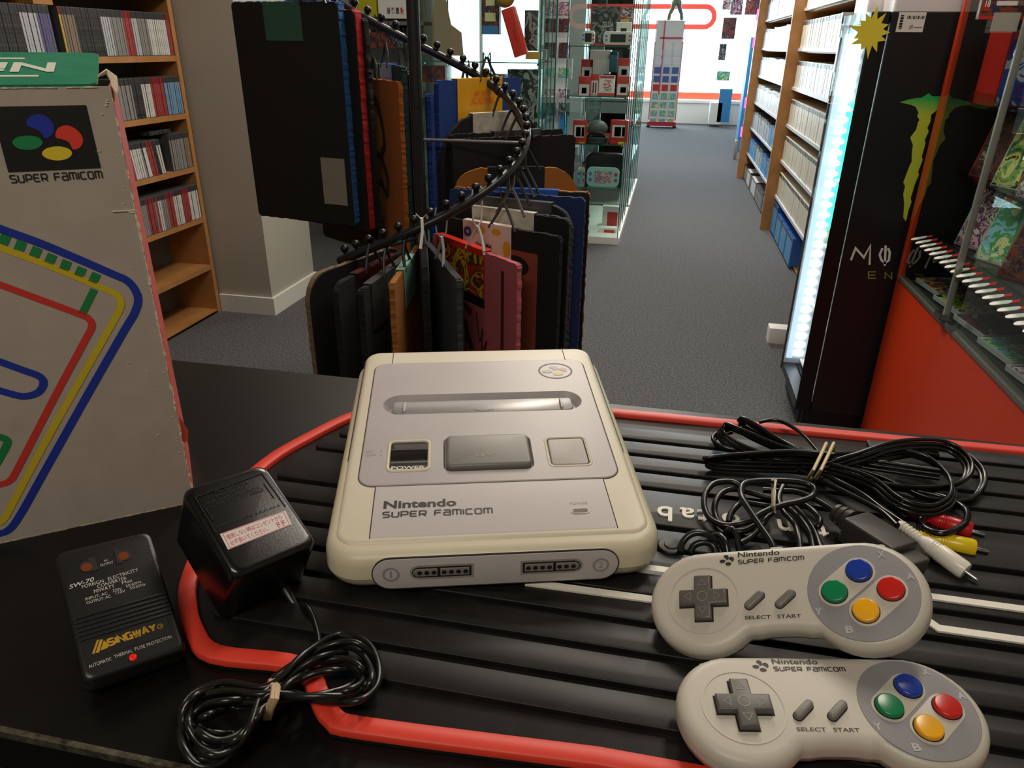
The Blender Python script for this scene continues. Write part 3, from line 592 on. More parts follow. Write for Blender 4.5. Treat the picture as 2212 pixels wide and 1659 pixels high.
# ------------------------------------------------------------------ by the shop window
SY = 12.9; a = at(1424, 262, Y=SY); a1 = at(1441, 44, Y=SY)
t = thing('spinner_rack', 'slim white revolving card rack on a red base in front of the shop window', 'display rack', (a.x+.04, SY, FL), (0, .0, 0))
WR = .21
q = MB(); q.bx(-WR, WR, 0, .05, .10, a1.z-FL); build('panel', q, m_white, t)
q = MB(); [q.bx(x-.006, x+.006, -.004, .002, .12, a1.z-FL-.3) for x in (-WR, -WR/3, WR/3, WR)]; build('divider', q, mat('pale_grey', '#c9c4cc', .5), t)
q = MB(); q.bx(-WR-.02, WR+.02, -.08, .12, .03, .09); build('base', q, mat('base_red', '#b02038', .4), t)
for x in (-WR, WR): q = MB(); q.bx(x-.03, x+.03, -.06, .0, 0, .03); build('foot', q, m_black, t)
q = MB(); q.bx(-WR-.012, -WR-.004, -.01, .06, .12, a1.z-FL); q.bx(WR+.004, WR+.012, -.01, .06, .12, a1.z-FL); build('red_edge', q, mat('edge_red', '#c43a50', .4), t)
q = MB(); q.bx(-WR*.45, -WR*.37, -.012, -.006, .5, a1.z-FL); q.bx(-WR*.7, WR, -.012, -.006, a1.z-FL-.26, a1.z-FL-.235); build('ribbon', q, mat('edge_red', '#c43a50', .4), t, label='red ribbon with bow')
hz = (a1.z-FL-.42)/9
for r_ in range(9):
    for c_ in range(3):
        k = ['grey', 'grey', 'sky', 'sky', 'redwhite', 'green', 'green', 'green', 'green'][r_]
        q = MB(); q.bx(-.05, .05, -.012, 0, 0, hz*.72); m3 = {'sky': mat('card_blue', '#3d5c9c', .4), 'redwhite': R_, 'green': A_('sky', 30), 'grey': mat('card_pale', '#d9dadb', .4)}[k]
        o = build('gift_card', q, m3); o.location = (a.x+.04+(c_-1)*WR*.66, SY-.002, a1.z-.40-hz*(r_+.8)+H0)
        tag(o, '%s gift card in the %s row of the revolving rack, %s' % ({'sky': 'dark blue', 'redwhite': 'red', 'green': 'teal and green', 'grey': 'pale'}[k], ['top', 'second', 'third', 'fourth', 'fifth', 'sixth', 'seventh', 'eighth', 'lowest'][r_], ['left', 'centre', 'right'][c_]), 'card')
t = thing('toy_figure', 'standing toy figure on top of the revolving card rack, green and grey legs', 'figure', (a.x+.10, SY+.03, a1.z+.003))
for s, c in ((-1, '#7e8560'), (1, '#6a747c')):
    q = MB(); q.tube([(s*.10, 0, .005), (s*.09, 0, .08), (s*.05, .01, .17), (s*.03, 0, .26)], .03, 10, rr=[.03, .026, .034, .045]); q.ball((s*.10, -.02, .015), .028, 8, 1, 1.5, .55); build('leg', q, mat('leg'+c[1:], c, .5), t)
q = MB(); q.tube([(0, 0, .23), (0, 0, .33), (0, 0, .45), (0, 0, .52)], .07, 12, rr=[.06, .075, .09, .04]); q.ball((0, 0, .59), .06, 10); build('torso', q, mat('leg7e8560', '#7e8560', .5), t)
# blue capsule tower, sheet and posters at the end of the beech shelving
BY = 10.1; p0 = at(1608, 322, Y=BY); p1 = at(1650, 322, Y=BY); pt = at(1632, 34, Y=BY)
t = thing('capsule_tower', 'tall blue dispenser tower with a clear column, at the end of the beech shelving', 'machine', (p0.x, BY, FL))
Wd = min(p1.x-p0.x+.18, 1.34-p0.x); Ht = pt.z-FL
q = MB(); q.bx(0, Wd, .0, .4, 0, Ht); build('body', q, mat('tower_blue', '#3f6fd0', .35), t)
q = MB(); q.bx(-.03, Wd+.02, -.03, .42, Ht-.25, Ht); build('head', q, mat('tower_head', '#5a8fe6', .3), t)
q = MB(); q.bx(-.10, -.06, .0, .35, 0, Ht*.85); build('side_fin', q, mat('sky_board', '#2b86c4', .5), t)
q = MB(); q.bx(-.035, -.012, -.02, .02, 0, Ht-.25); build('chrome_edge', q, m_steel, t)
for z in (.18, .52, 1.5, 1.2): q = MB(); q.bx(-.075, -.045, -.012, .0, z, z+.12); build('digit_lamp', q, mat('pink_lamp', '#ff4a7a', .5, emit=('#ff4a80', 3)), t)
q = MB(); q.tube([(.14, -.05, .75), (.16, -.05, 1.0), (.15, -.05, 1.3), (.17, -.05, 1.5)], .045, 12); build('clear_column', q, mat('ice', '#a9cdf0', .1), t)
for k in range(4): q = MB(); q.ball((.12, -.04, .42+.075*k), .045, 10); build('capsule', q, mat('capsule_red', '#a01c34', .3), t)
q = MB(); q.M = Matrix.Translation((.14, -.03, .34)) @ Matrix.Rotation(PI/2, 4, 'X'); q.prism(circ(0, 0, .13, 20, .06), -.02, .01); build('badge', q, mat('badge_dark', '#3b4f78', .4), t)
q = MB(); q.M = Matrix.Translation((.14, -.045, .27)) @ Matrix.Rotation(PI/2, 4, 'X'); q.prism(circ(0, 0, .09, 20, .05), 0, .01); build('badge', q, mat('badge_orange', '#e0672a', .4), t, label='orange flame badge')
boxitem('blue_board', 'plain sky blue board hanging by the window near the dispenser tower', 'board', 1547, 1574, 192, 264, 13.3, .03, mat('sky_board', '#2b86c4', .5))
boxitem('low_cabinet', 'low white cabinet under the blue board by the window', 'cabinet', 1530, 1556, 222, 268, 13.3, .3, m_white)
for i, (x0, x1, y0, y1, k) in enumerate(((1560, 1577, -10, 21, 'pink'), (1576, 1602, -14, 32, 'pink'), (1608, 1642, -20, 32, 'dark'), (1558, 1586, 38, 84, 'dark'), (1551, 1566, 95, 130, 'grey'), (1547, 1575, 154, 174, 'sky'))):
    o = boxitem('poster', ['small pink comic print, top left of the group', 'larger pink comic print beside the small one', 'dark red print above the blue tower', 'dark framed print below the comic prints', 'small grey cut out figure print', 'small blue print, lowest of the group'][i]+', on the far window', 'poster', x0, x1, y0, y1, YW-.02 if x0 < 1600 else 10.3, .006, A_(k, 9), bev=0)
boxitem('chrome_stand', 'small shiny stand at the foot of the beech shelving', 'stand', 1583, 1590, 303, 344, 9.3, .05, m_steel)

# ------------------------------------------------------------------ orange glass counter cabinet on the right
KC = at(1940, 590, Y=2.325); KX, KZ = KC.x, KC.z; KY0, KY1, KXB = .72, 2.325, 1.18
m_or = mat('orange_laminate', '#d8401c', .35, bump=(500, .05)); m_kin = mat('cabinet_black', '#141314', .4)
t = thing('counter_cabinet', 'orange counter cabinet with a glass upper half full of game boxes', 'display cabinet', (KX, KY1, FL))
def kp(nm, m, *bs, **k):
    q = MB(); q.M = Matrix.Translation((-KX, -KY1, -FL))
    for v in bs: q.bx(*v)
    return build(nm, q, m, t, **k)
kp('orange_panel', m_or, (KX, KX+.018, KY0, KY1, FL, KZ-.012)); kp('orange_panel', m_or, (KX, KXB, KY0-.018, KY0, FL, KZ-.012))
kp('end_panel', m_kin, (KX+.014, KXB, KY1-.018, KY1, FL, 1.0)); kp('orange_edge', m_or, (KX-.001, KX+.013, KY1-.019, KY1+.0, KZ-.012, 1.0))
kp('deck', m_kin, (KX+.018, KXB, KY0, KY1-.018, KZ-.03, KZ-.012)); kp('back_panel', m_kin, (KXB-.015, KXB, KY0, KY1-.018, KZ-.012, 1.0))
kp('deck_edge', mat('alu_edge', '#8f8f88', .35, .7), (KX-.004, KX+.018, KY0, KY1-.02, KZ-.0118, KZ-.002))
kp('front_pane', m_glass, (KX, KX+.005, KY0, KY1-.022, KZ-.002, 1.0))
pa = at(2045, 672, X=KX); kp('pane_joint', mat('alu_strip', '#b4b4ae', .3, .6), (KX-.006, KX+.008, pa.y-.004, pa.y+.004, KZ, 1.0))
kp('lock', m_steel, (KX-.02, KX-.004, pa.y-.02, pa.y+.02, KZ+.006, KZ+.02)); kp('lock', m_steel, (KX-.014, KX-.004, pa.y-.07, pa.y-.05, KZ+.002, KZ+.012))
q = MB(); q.M = Matrix.Translation((-KX, -KY1, -FL)); pr_ = at(2060, 195, X=KX+.03); q.tube([(KX+.012, pr_.y+.012*math.cos(a), pr_.z+.02*math.sin(a)) for a in [2*PI*k/14 for k in range(14)]], .0015, 6, True); build('pull_ring', q, m_steel, t)
tiers = [(2085, 222), (2075, 375), (2045, 520)]; TI = []
for i, (x, y) in enumerate(tiers):
    p = at(x, y, Y=2.26); TI.append(p)
    kp('tray', glass('acrylic', (.86, .88, .87, 1), .6), (p.x, KXB-.02, KY0+.02, 2.28, p.z-.006, p.z)); kp('tray_lip', glass('acrylic', (.86, .88, .87, 1), .6), (p.x-.004, p.x, KY0+.02, 2.28, p.z-.006, p.z+.03))
def gamebox(name, lab, locv, rz, w_, h_, d_, cov, spine, group=None, rx=0, rest='Z'):
    t = thing(name, lab, 'game box', locv, Matrix.Rotation(rz, 3, 'Z') @ Matrix.Rotation(rx, 3, 'X'), group)
    q = MB(); q.bx(-w_/2, w_/2, 0, d_, 0, h_); build('shell', q, spine, t)
    q = MB(); q.poly([(-w_/2+.004, -.0008, .003), (w_/2-.002, -.0008, .003), (w_/2-.002, -.0008, h_-.003), (-w_/2+.004, -.0008, h_-.003)]); build('cover', q, cov, t)
    q = MB(); q.poly([(-w_/2+.006, -.0014, h_-.022), (-w_/2+.024, -.0014, h_-.022), (-w_/2+.024, -.0014, h_-.005), (-w_/2+.006, -.0014, h_-.005)]); build('badge', q, R_ if cov != A_('redwhite', 18) else Kp, t)
    return t
shellr = mat('case_red', '#b8241c', .3); shellc = mat('case_frost', '#b9bdbd', .3); AK = ['mixed', 'dark', 'pink', 'green', 'sky']
# upright stack on the top tray
p = TI[0]
for i in range(11):
    y = 2.24-.0125*i
    if i < 10: 
        q = MB(); q.bx(0, .105, -.0115, 0, 0, .17); o = build('game_box', q, shellr); o.location = (p.x+.01, y, p.z+H0+.001); tag(o, 'red-spined game box in the upright stack on the top tray of the orange cabinet', 'game box', 'red-spined boxes stacked on the top tray of the orange cabinet')
gz = gamebox('game_box', 'purple and blue game box facing out at the front of the red-spined stack', (p.x+.01+.0525, 2.24-.0125*10-.012, p.z+.001), 0, .105, .17, .011, art('print_space', ['#44307e', '#5a3f9a', '#2f5fb8', '#d8d4ea', '#2f5fb8'], 16), shellr)
for s_, z_, w_ in (('ARCADE', .128, .06), ('GAME', .111, .042), ('ZONE', .094, .040)): face_text(gz, s_, .008, z_, w_, .013, mat('print_lilac', '#dcd8ec', .4), -.0016)
dgb = boxitem('dark_game_box', 'dark wide game box with red stripe on the highest shelf of the orange cabinet', 'game box', 2112, 2240, -30, 42, 1.98, .02, A_('dark', 14), face=[('red_stripe', 0, 1, 0, .10, R_), ('age_mark', .05, .15, .25, .5, R_), ('label', .25, .6, .42, .56, Wp)])
face_text(dgb, '18', -.0470 if 0 else -.4*(at(2240, 42, Y=1.98).x-at(2112, 42, Y=1.98).x), .024, .010, .014, Wp)
boxitem('price_ticket', 'grey price ticket hanging below the dark wide game box', 'ticket', 2138, 2196, 27, 68, 1.93, .002, mat('ticket_grey', '#a8a49c', .5), bev=0)
# angled boxes on the two lower trays and flat boxes on the deck
for r_, (p, cols, lift, wn) in enumerate(((TI[1], ['dark', 'green', 'pink', 'mixed', 'pink', 'dark'], .0, 'second'), (TI[2], ['pink', 'sky', 'dark', 'mixed', 'pink', 'mixed', 'green'], 0, 'third'))):
    for i, c in enumerate(cols):
        gamebox('game_box', '%s game box leaning on the %s cabinet tray, %s from far end' % ({'dark': 'dark reddish', 'green': 'greenish', 'pink': 'pink and cream', 'mixed': 'many-coloured', 'sky': 'blue'}[c], wn, ['one', 'two', 'three', 'four', 'five', 'six', 'seven'][i]), (p.x+.035, 2.17-.155*i, p.z+.001), -PI/2+.42, .13, .175, .012, A_(c, 20 if i % 2 else 32), shellr if (i+r_) % 3 == 0 else shellc, rx=-.28)
for j in range(8):
    for i in range(3):
        c = AK[(i*2+j*3) % 5]
        gamebox('game_box', '%s game box lying flat on the cabinet deck, %s row, %s from far end' % ({'dark': 'dark', 'green': 'green', 'pink': 'pink', 'mixed': 'many-coloured', 'sky': 'blue'}[c], ['front', 'middle', 'back'][i], ['one', 'two', 'three', 'four', 'five', 'six', 'seven', 'eight'][j]), (KX+.045+.135*i+.0, 2.20-.165*j, KZ-.011+.014), -PI/2+.12, .15, .12, .012, A_(c, 26 if (i+j) % 2 else 17), shellc, rx=-PI/2+.05)
pa1 = at(1990, 515, Y=2.26)
for k in range(30):
    q = MB(); q.M = Matrix.Translation((0, 0, 0)) @ Matrix.Rotation(-.4, 4, 'Y') @ Matrix.Rotation(-.5, 4, 'Z'); q.prism(stadium((-.012, 0), (.012, 0), .009, 6), 0, .0015); q.mi = 1; q.bx(.012, .034, -.008, .008, .0, .0014)
    o = build('price_tag', q, [Wp, R_]); o.location = (pa1.x-.012, 2.24-.042*k, pa1.z+H0+.004); tag(o, 'white oval price tag with red corner on the tray rail of the orange cabinet', 'price tag', 'price tags along the tray rail of the orange cabinet')
kp('tag_rail', m_kin, (pa1.x-.02, pa1.x+.12, KY0+.02, 2.28, pa1.z-.012, pa1.z-.006))

# ------------------------------------------------------------------ spiral rack with door mats
RX, RY, RR, RZ0, RK = -.706, 2.1, .312, .038, .138
def hel(th, r=RR, dz=0): return Vector((RX+r*math.cos(th), RY+r*math.sin(th), RZ0+RK*th+dz))
t = thing('spiral_rack', 'black pole rack with a spiral rail of ball pegs, hung with door mats', 'rack', (RX, RY, FL))
off = Vector((RX, RY, FL)); m_rail = mat('rail_black', '#303034', .30, .4)
q = MB(); q.tube([(0, 0, 0), (0, 0, .8), (0, 0, 1.05), (0, 0, 2.5)], .0175, 20); build('pole', q, m_rail, t)
q = MB(); q.tube([(0, 0, 1.035), (0, 0, 1.06)], .0195, 20); build('collar', q, m_rail, t)
q = MB(); q.tube([hel(-2.05+6.3*k/120)-off for k in range(121)], .0125, 12); build('spiral_rail', q, m_rail, t)
q = MB(); q.tube([hel(.93)-off, hel(.97)-off], .0150, 12); build('joint', q, m_rail, t)
k = -1.98
while k < 4.1:
    q = MB(); p = hel(k)-off; q.tube([p, p+Vector((0, 0, .020))], .004, 8); q.ball(p+Vector((0, 0, .027)), .0115, 10); build('peg', q, m_black, t); k += .135
for th in (.06, 3.2, -1.98): q = MB(); q.tube([(0, 0, hel(th).z-FL), hel(th)-off], .0045, 8); build('spoke', q, mat('spoke_grey', '#6a6a6c', .35, .5) if th == .06 else m_rail, t)
for a in range(4): q = MB(); q.box((.15*math.cos(a*PI/2), .15*math.sin(a*PI/2), .02), (.30, .04, .04), a*PI/2); build('foot', q, m_rail, t)

def coir(nm, c, c2=None): return mat('pile_'+nm, c, .95, bump=(700, 1.0), var=(500, c2 or c, .8))
def wmat(th, rin, rout, zt, H, camside, pile, lab, R0=.012, pt=.014, card=None, cardw=.2, cardh=.09, ccol='#202024', deco=None, hang=True, hcol=None, cx=0, back='#0b0b0c', under=.02):
    e = Vector((math.cos(th), math.sin(th), 0)); y = Vector((-e.y, e.x, 0)); cen = Vector((RX, RY, 0))+e*(rin+rout)/2
    s = 1 if y.dot(-cen) > 0 else -1                       # +1: local +y looks to the till
    t = thing('door_mat', lab, 'door mat', (cen.x, cen.y, zt-H), (0, 0, th), None)
    W = rout-rin; M = Matrix.Rotation(PI/2, 4, 'X'); ps = s if camside else -s
    def slab(q, y0, y1, poly): q.M = Matrix.Translation((0, max(y0, y1), 0)) @ M; q.prism(poly, 0, abs(y1-y0)); q.M = I4.copy()
    def outline(g=0):
        o = rrect(W+g, H+g, max(R0, .006), 0, H/2, 8); o2 = []
        for i in range(len(o)):
            a, b_ = Vector(o[i]), Vector(o[(i+1) % len(o)]); n = max(1, int((b_-a).length/.008))
            for j in range(n): o2.append(a.lerp(b_, j/n))
        return o2
    q = MB(); slab(q, 0, -ps*.004, [tuple(v) for v in outline()]); build('backing', q, mat('mat_rubber', back, .7), t, smooth=0)
    q = MB(); pl = [(v.x+(rnd()-.5)*.004, v.y+(rnd()-.5)*.004) for v in outline(.003)]; slab(q, 0, ps*pt, pl); build('pile', q, pile, t, smooth=0)
    if deco: deco(t, W, H, ps*(pt+.0006), M)
    # folded card over the top edge
    yf = pt if s == ps else .004
    if card:
        q = MB(); y0, y1 = (s*(yf+.002), -s*((.004 if s == ps else pt)+.002)); ya, yb = min(y0, y1), max(y0, y1)
        q.bx(cx-cardw/2, cx+cardw/2, ya, yb, H+.003, H+.005); q.bx(cx-cardw/2, cx+cardw/2, y0-.0005, y0+.0005, H-cardh, H+.003); q.bx(cx-cardw/2, cx+cardw/2, y1-.0005, y1+.0005, H-cardh*.8, H+.003)
        build('card_sleeve', q, card, t)
    if hang:
        q = MB(); hm = mat('hanger_'+(hcol or '2c2b2b'), '#'+(hcol or '2c2b2b'), .35); rz_ = RZ0+RK*th-(zt-H); rx = RR-(rin+rout)/2; yc = s*yf*.5
        for sg in (-1, 1): q.tube([(rx+sg*.045, yc+s*.008, H-.006), (rx+sg*.02, yc, H+.035), (rx+.004*sg, yc, H+.062)], .0042, 6)
        for sg in (-1, 1): q.tube([(rx, yc+sg*.0, H+.058), (rx, yc+sg*.013, H+.075), (rx, yc+sg*.017, rz_+.0), (rx, yc+sg*.012, rz_+.022)], .0022, 6)
        build('hanger', q, hm, t)
    return t
def decal(t, nm, m, M, yy, fn):
    q = MB(); q.M = Matrix.Translation((0, yy, 0)) @ M; fn(q); return build(nm, q, m, t)
K_ = coir('black', '#0d0d0e', '#1d1d20'); brown = coir('brown', '#b0702c', '#7c4a1a'); pink = coir('pink', '#cc6c70', '#a84c54'); blue = coir('blue', '#123f90', '#0c2f70')
grey = coir('charcoal', '#2a2c30', '#50545a'); brick = coir('brick', '#a4503a', '#83382f')
# nearest, left: back of a blue mat, then red and black ones
def dA(t, W, H, yy, M):
    q = MB(); q.bx(-.165, -.08, .0042, .0050, .06, .20); build('back_label', q, mat('sticker_grey', '#8e857c', .6), t); q = MB(); q.bx(-.06, .07, .0042, .005, H-.10, H); build('back_label', q, mat('sticker_green', '#2f5c4c', .6), t)
wmat(2.97, .235, .60, .40, .622, False, coir('steelblue', '#2a66a4', '#1c4c80'), 'large black-backed door mat with blue pile edge, nearest on the left', deco=dA, pt=.030)
wmat(2.84, .20, .56, .38, .62, False, coir('red', '#bf2428', '#8f161c'), 'door mat with a bright red pile edge, directly behind the blue-edged one', pt=.026)
wmat(2.70, .19, .56, .36, .60, False, K_, 'black door mat with a furry edge, behind the red-edged one')
wmat(2.56, .25, .56, .33, .66, False, K_, 'black door mat hanging lowest behind the blue-edged one')
wmat(2.16, .10, .48, .235, .60, True, coir('teal', '#15403f', '#0f2c2e'), 'dark teal door mat behind the orange painted one', card=mat('card_blue2', '#2c5fb8', .35), cardw=.16)
def dK(t, W, H, yy, M):
    def f(q):
        s = 1
        for pts, w_ in (([(-.02,.52),(-.05,.46),(-.06,.40),(-.03,.36),(-.07,.30),(-.06,.24)], .012), ([(-.02,.52),(.05,.54),(.10,.50)], .014), ([(-.03,.36),(.06,.37),(.12,.35)], .010), ([(-.06,.24),(.0,.28),(.05,.22),(.02,.15),(.06,.08),(.0,.02)], .012), ([(.05,.44),(.09,.38)], .01)): q.ribbon([(p.x, p.y) for p in spline([(a, b_, 0) for a, b_ in pts], 5)], w_*2.1)
    decal(t, 'painted_pattern', K_, M, yy, f)
    def g(q): q.poly([(x, y, 0) for x, y in circ(.035, .43, .08, 16, .07)]); q.poly([(x, y, 0) for x, y in circ(.06, .22, .08, 16, .10)])
    decal(t, 'painted_pattern', coir('amber', '#e0a01c', '#b87c12'), M, yy-.0003*(1 if yy > 0 else -1), g)
wmat(2.29, .10, .50, .195, .59, True, coir('orange', '#b8651f', '#8c4610'), 'orange coir door mat with black painted strokes, hanging left of the pole', deco=dK)
m1 = wmat(2.03, .10, .50, .215, .58, False, brown, 'black-backed door mat with a violet lettered card, just left of the pole', back='#26282a', card=mat('card_violet', '#34347e', .35), cardw=.26, cardh=.11)
wmat(1.92, .10, .50, .155, .60, True, blue, 'bright blue door mat seen edge-on beside the pole')
wmat(1.40, .06, .46, .165, .58, True, coir('royal', '#0e3f98', '#0b2e70'), 'bright blue door mat right of the pole, behind the yellow card')
m2 = wmat(1.14, .08, .48, .20, .60, True, blue, 'blue door mat with a bright yellow lettered card', card=mat('card_yellow', '#e0a21c', .35), cardw=.22, cardh=.12, cx=-.01)
m3_ = None
for m_, H_, s_, w_, yf_ in ((m1, .58, 1, .17, .004), (m2, .60, 1, .16, .014)):
    y_ = Vector((-math.sin(m_.rotation_euler.z), math.cos(m_.rotation_euler.z))); sg_ = 1 if y_.dot(Vector((-m_.location.x, -m_.location.y))) > 0 else -1
    q = MB(); M_ = Matrix.Translation((0, sg_*(yf_+.0034), 0)) @ Matrix.Rotation(0 if sg_ < 0 else PI, 4, 'Z') @ Matrix.Rotation(PI/2, 4, 'X')
    text_mb(q, 'MY HERO', .03, M_ @ Matrix.Translation((-.04, H_-.047, 0)), width=.08, height=.016, bold=.001); build('card_lettering', q, mat('ink_orange', '#e8701c', .4), m_)
    q = MB(); text_mb(q, 'ACADEMIA', .03, M_ @ Matrix.Translation((-.06, H_-.070, 0)), width=.12, height=.020, bold=.001); build('card_lettering', q, mat('ink_orange', '#e8701c', .4), m_)
wmat(.93, .07, .49, .105, .58, True, K_, 'black door mat with a rounded top and a worn black and white card', R0=.15, card=mat('card_newsprint', '#c9c2b4', .5, var=(60, '#8d877c', .6)), cardw=.22, cardh=.065, cx=.02)
wmat(.76, .10, .50, .055, .58, True, K_, 'black door mat with a dark grey printed card', card=mat('card_dark', '#37393c', .4, var=(70, '#6a6c70', .5)), cardw=.17, cardh=.17, cx=.03)
wmat(.60, .10, .50, .045, .58, True, coir('plum', '#120f12', '#1e191d'), 'plain black door mat whose corner shows right of the rail')
wmat(.34, .10, .47, -.035, .56, True, brown, 'orange coir door mat with rounded corners, behind the green card', R0=.08, card=mat('card_black_green', '#131a14', .4), cardw=.17, cardh=.07)
m3_ = wmat(.06, .10, .50, -.085, .58, False, brown, 'black-backed door mat with a thin coir top edge, farthest to the right', card=mat('card_pyramid', '#2f5fb4', .35), cardw=.22, cardh=.05, back='#0b0b0c')
wmat(-.11, .10, .50, -.085, .58, True, coir('navy', '#14234e', '#26407c'), 'navy blue door mat with a silvery edge at the right of the group')
wmat(-.22, .10, .48, -.10, .56, False, grey, 'black-backed door mat with rounded corners and a grey fringe', R0=.075, card=mat('card_grey_top', '#4a4a4c', .4), cardw=.26, cardh=.04)
wmat(-.31, .10, .49, -.125, .56, False, grey, 'black-backed door mat with a white blank card', R0=.02, card=mat('card_white', '#d5d0c4', .5, var=(50, '#bab4a8', .5)), cardw=.20, cardh=.085, cx=-.01, hcol='6a6662')
def dC(t, W, H, yy, M):
    decal(t, 'brown_field', brick, M, yy, lambda q: q.poly([(x, y, 0) for x, y in rrect(W*.72, H*.80, .004, -.01, H*.5)]))
    sg = 1 if yy > 0 else -1
    def f(q):
        for x, y, rx, ry in ((.06, .46, .05, .03), (.05, .33, .035, .035), (.04, .20, .045, .06), (.05, .07, .04, .03), (-.08, .30, .03, .16)): q.poly([(a, b_, 0) for a, b_ in circ(x, y, rx, 16, ry)])
    decal(t, 'black_shape', K_, M, yy+.0004*sg, f)
dm = wmat(-.42, .09, .50, -.160, .56, True, K_, 'brick brown door mat with a black border and bold black shapes, behind the pink one', deco=dC, card=mat('card_cream', '#e2cfc6', .5), cardw=.17, cardh=.12, cx=-.035, hcol='4a4848')
def cardart(t, H, yy, M, items):
    for nm, m, fn in items: decal(t, nm, m, M, yy, fn)
_yc = -(.014+.002+.0012)
def tx(q): text_mb(q, 'Door Mat', .02, q.M @ Matrix.Translation((-.035, .56-.083, 0)), width=.075, height=.016, bold=.0006)
def dtext(t, nm, m, yy, fn, S=I4): q = MB(); q.M = Matrix.Translation((0, yy, 0)) @ Matrix.Rotation(PI/2, 4, 'X') @ S; fn(q); return build(nm, q, m, t)
SC = Matrix.Translation((-.035-.015*.755, .56-.56*.774, 0)) @ Matrix.Diagonal((.755, .774, 1, 1))
dtext(dm, 'card_lettering', m_blackm, _yc, tx, SC)
dtext(dm, 'card_spot', mat('spot_yellow', '#d9a528', .5), _yc+.0002, lambda q: q.poly([(x, y, 0) for x, y in circ(-.015, .56-.022, .024, 16, .015)]), SC)
for a, b_, r1, r2 in ((.06, .56-.02, .022, .012), (.108, .56-.075, .018, .03), (-.088, .56-.09, .010, .022)): dtext(dm, 'card_spot', mat('spot_yellow', '#d9a528', .5), _yc+.0002, lambda q: q.poly([(x, y, 0) for x, y in circ(a, b_, r1, 16, r2)]), SC)
dtext(dm, 'card_spot', mat('spot_blue', '#1f4fae', .5), _yc+.0002, lambda q: [q.poly([(x, y, 0) for x, y in stadium((-.045, .56-.115), (-.02, .56-.148), .016)])], SC)
dtext(dm, 'card_spot', mat('spot_blue', '#1f4fae', .5), _yc+.0002, lambda q: [q.ribbon(circ(-.075, .56-.035, .013, 16), .011, 0, True)], SC)
dtext(dm, 'card_spot', mat('spot_pink', '#c4487c', .5), _yc+.0002, lambda q: q.poly([(x, y, 0) for x, y in rrect(.085, .034, .012, .055, .56-.128)]), SC)
def dB(t, W, H, yy, M):
    dk = coir('wine', '#5e1420', '#4c0e18')
    def f(q):
        q.poly([(x, y, 0) for x, y in rrect(.014, H-.04, .002, W/2-.062, H/2-.01)])
        Mq = q.M.copy(); q.M = I4.copy()
        for ch, x, z, w_ in (('T', -.18, .40, .07), ('O', -.18, .27, .075), ('L', -.18, .15, .07), ('K', -.085, .36, .08), ('A', -.085, .25, .08), ('A', -.085, .13, .08)): techno(q, ch, w_, .095, Mq @ Matrix.Translation((x, z, 0)), .25)
        q.M = Mq; q.ribbon([(p.x, p.y) for p in spline([(.02,.38,0),(.035,.30,0),(.05,.34,0),(.045,.27,0),(.07,.31,0),(.05,.24,0),(.08,.27,0),(.06,.20,0),(.09,.23,0),(.07,.15,0)], 5)], .006)
        q.ribbon([(.03, .50), (.035, .42)], .012)
    decal(t, 'painted_letters', dk, M, yy, f)
pk = wmat(-.73, .09, .50, -.205, .56, True, pink, 'pink coir door mat with dark red lettering, at the front of the rack', deco=dB, card=mat('card_red', '#cf2c1c', .3), cardw=.245, cardh=.155, cx=-.06, hcol='d8d4d0')
dtext(pk, 'card_picture', art('print_cardart', ['#b3261c', '#b3261c', '#3a3f22', '#c79a2c', '#8c2418', '#22334e'], 18), _yc, lambda q: q.poly([(-.178, .56-.155+.028, 0), (.058, .56-.155+.028, 0), (.058, .56-.012, 0), (-.178, .56-.012, 0)]))
dtext(pk, 'card_stripe', m_blackm, _yc, lambda q: q.poly([(-.182, .56-.155, 0), (.062, .56-.155, 0), (.062, .56-.155+.027, 0), (-.182, .56-.155+.027, 0)]))
q = MB(); text_mb(q, 'pyramid', .02, Matrix.Translation((.035, -.0085, .58-.034)) @ Matrix.Rotation(PI/2, 4, 'X'), width=.06, height=.014); build('card_lettering', q, Wp, m3_)
# lower turn of the rail, left
wmat(-1.06, .10, .50, -.225, .52, True, grey, 'charcoal door mat seen edge-on left of the pink one', hcol='a0a0a0')
wmat(-1.22, .08, .42, -.175, .52, True, K_, 'black door mat with rounded top beside the charcoal one', R0=.10, hcol='d8d4d0')
wmat(-1.42, .10, .49, -.235, .55, True, brown, 'narrow-looking brown coir door mat with a mint card', card=mat('card_mint', '#8fbcae', .4), cardw=.16, cardh=.10)
wmat(-1.58, .10, .49, -.255, .55, True, K_, 'black door mat with a long dark grey card, left of the brown one', card=mat('card_smoke', '#2f2d2b', .5, var=(60, '#55504a', .5)), cardw=.30, cardh=.12)
wmat(-1.72, .10, .49, -.245, .55, True, K_, 'black door mat with a small white ticket, second from the left', card=mat('card_black_red', '#121114', .4, var=(26, '#7a1418', .5)), cardw=.22, cardh=.15, R0=.04)
wmat(-1.86, .10, .50, -.235, .56, False, coir('tan', '#8a7258', '#6a543e'), 'black-backed door mat with a tan edge, leftmost on the lower rail', R0=.07, hang=False)
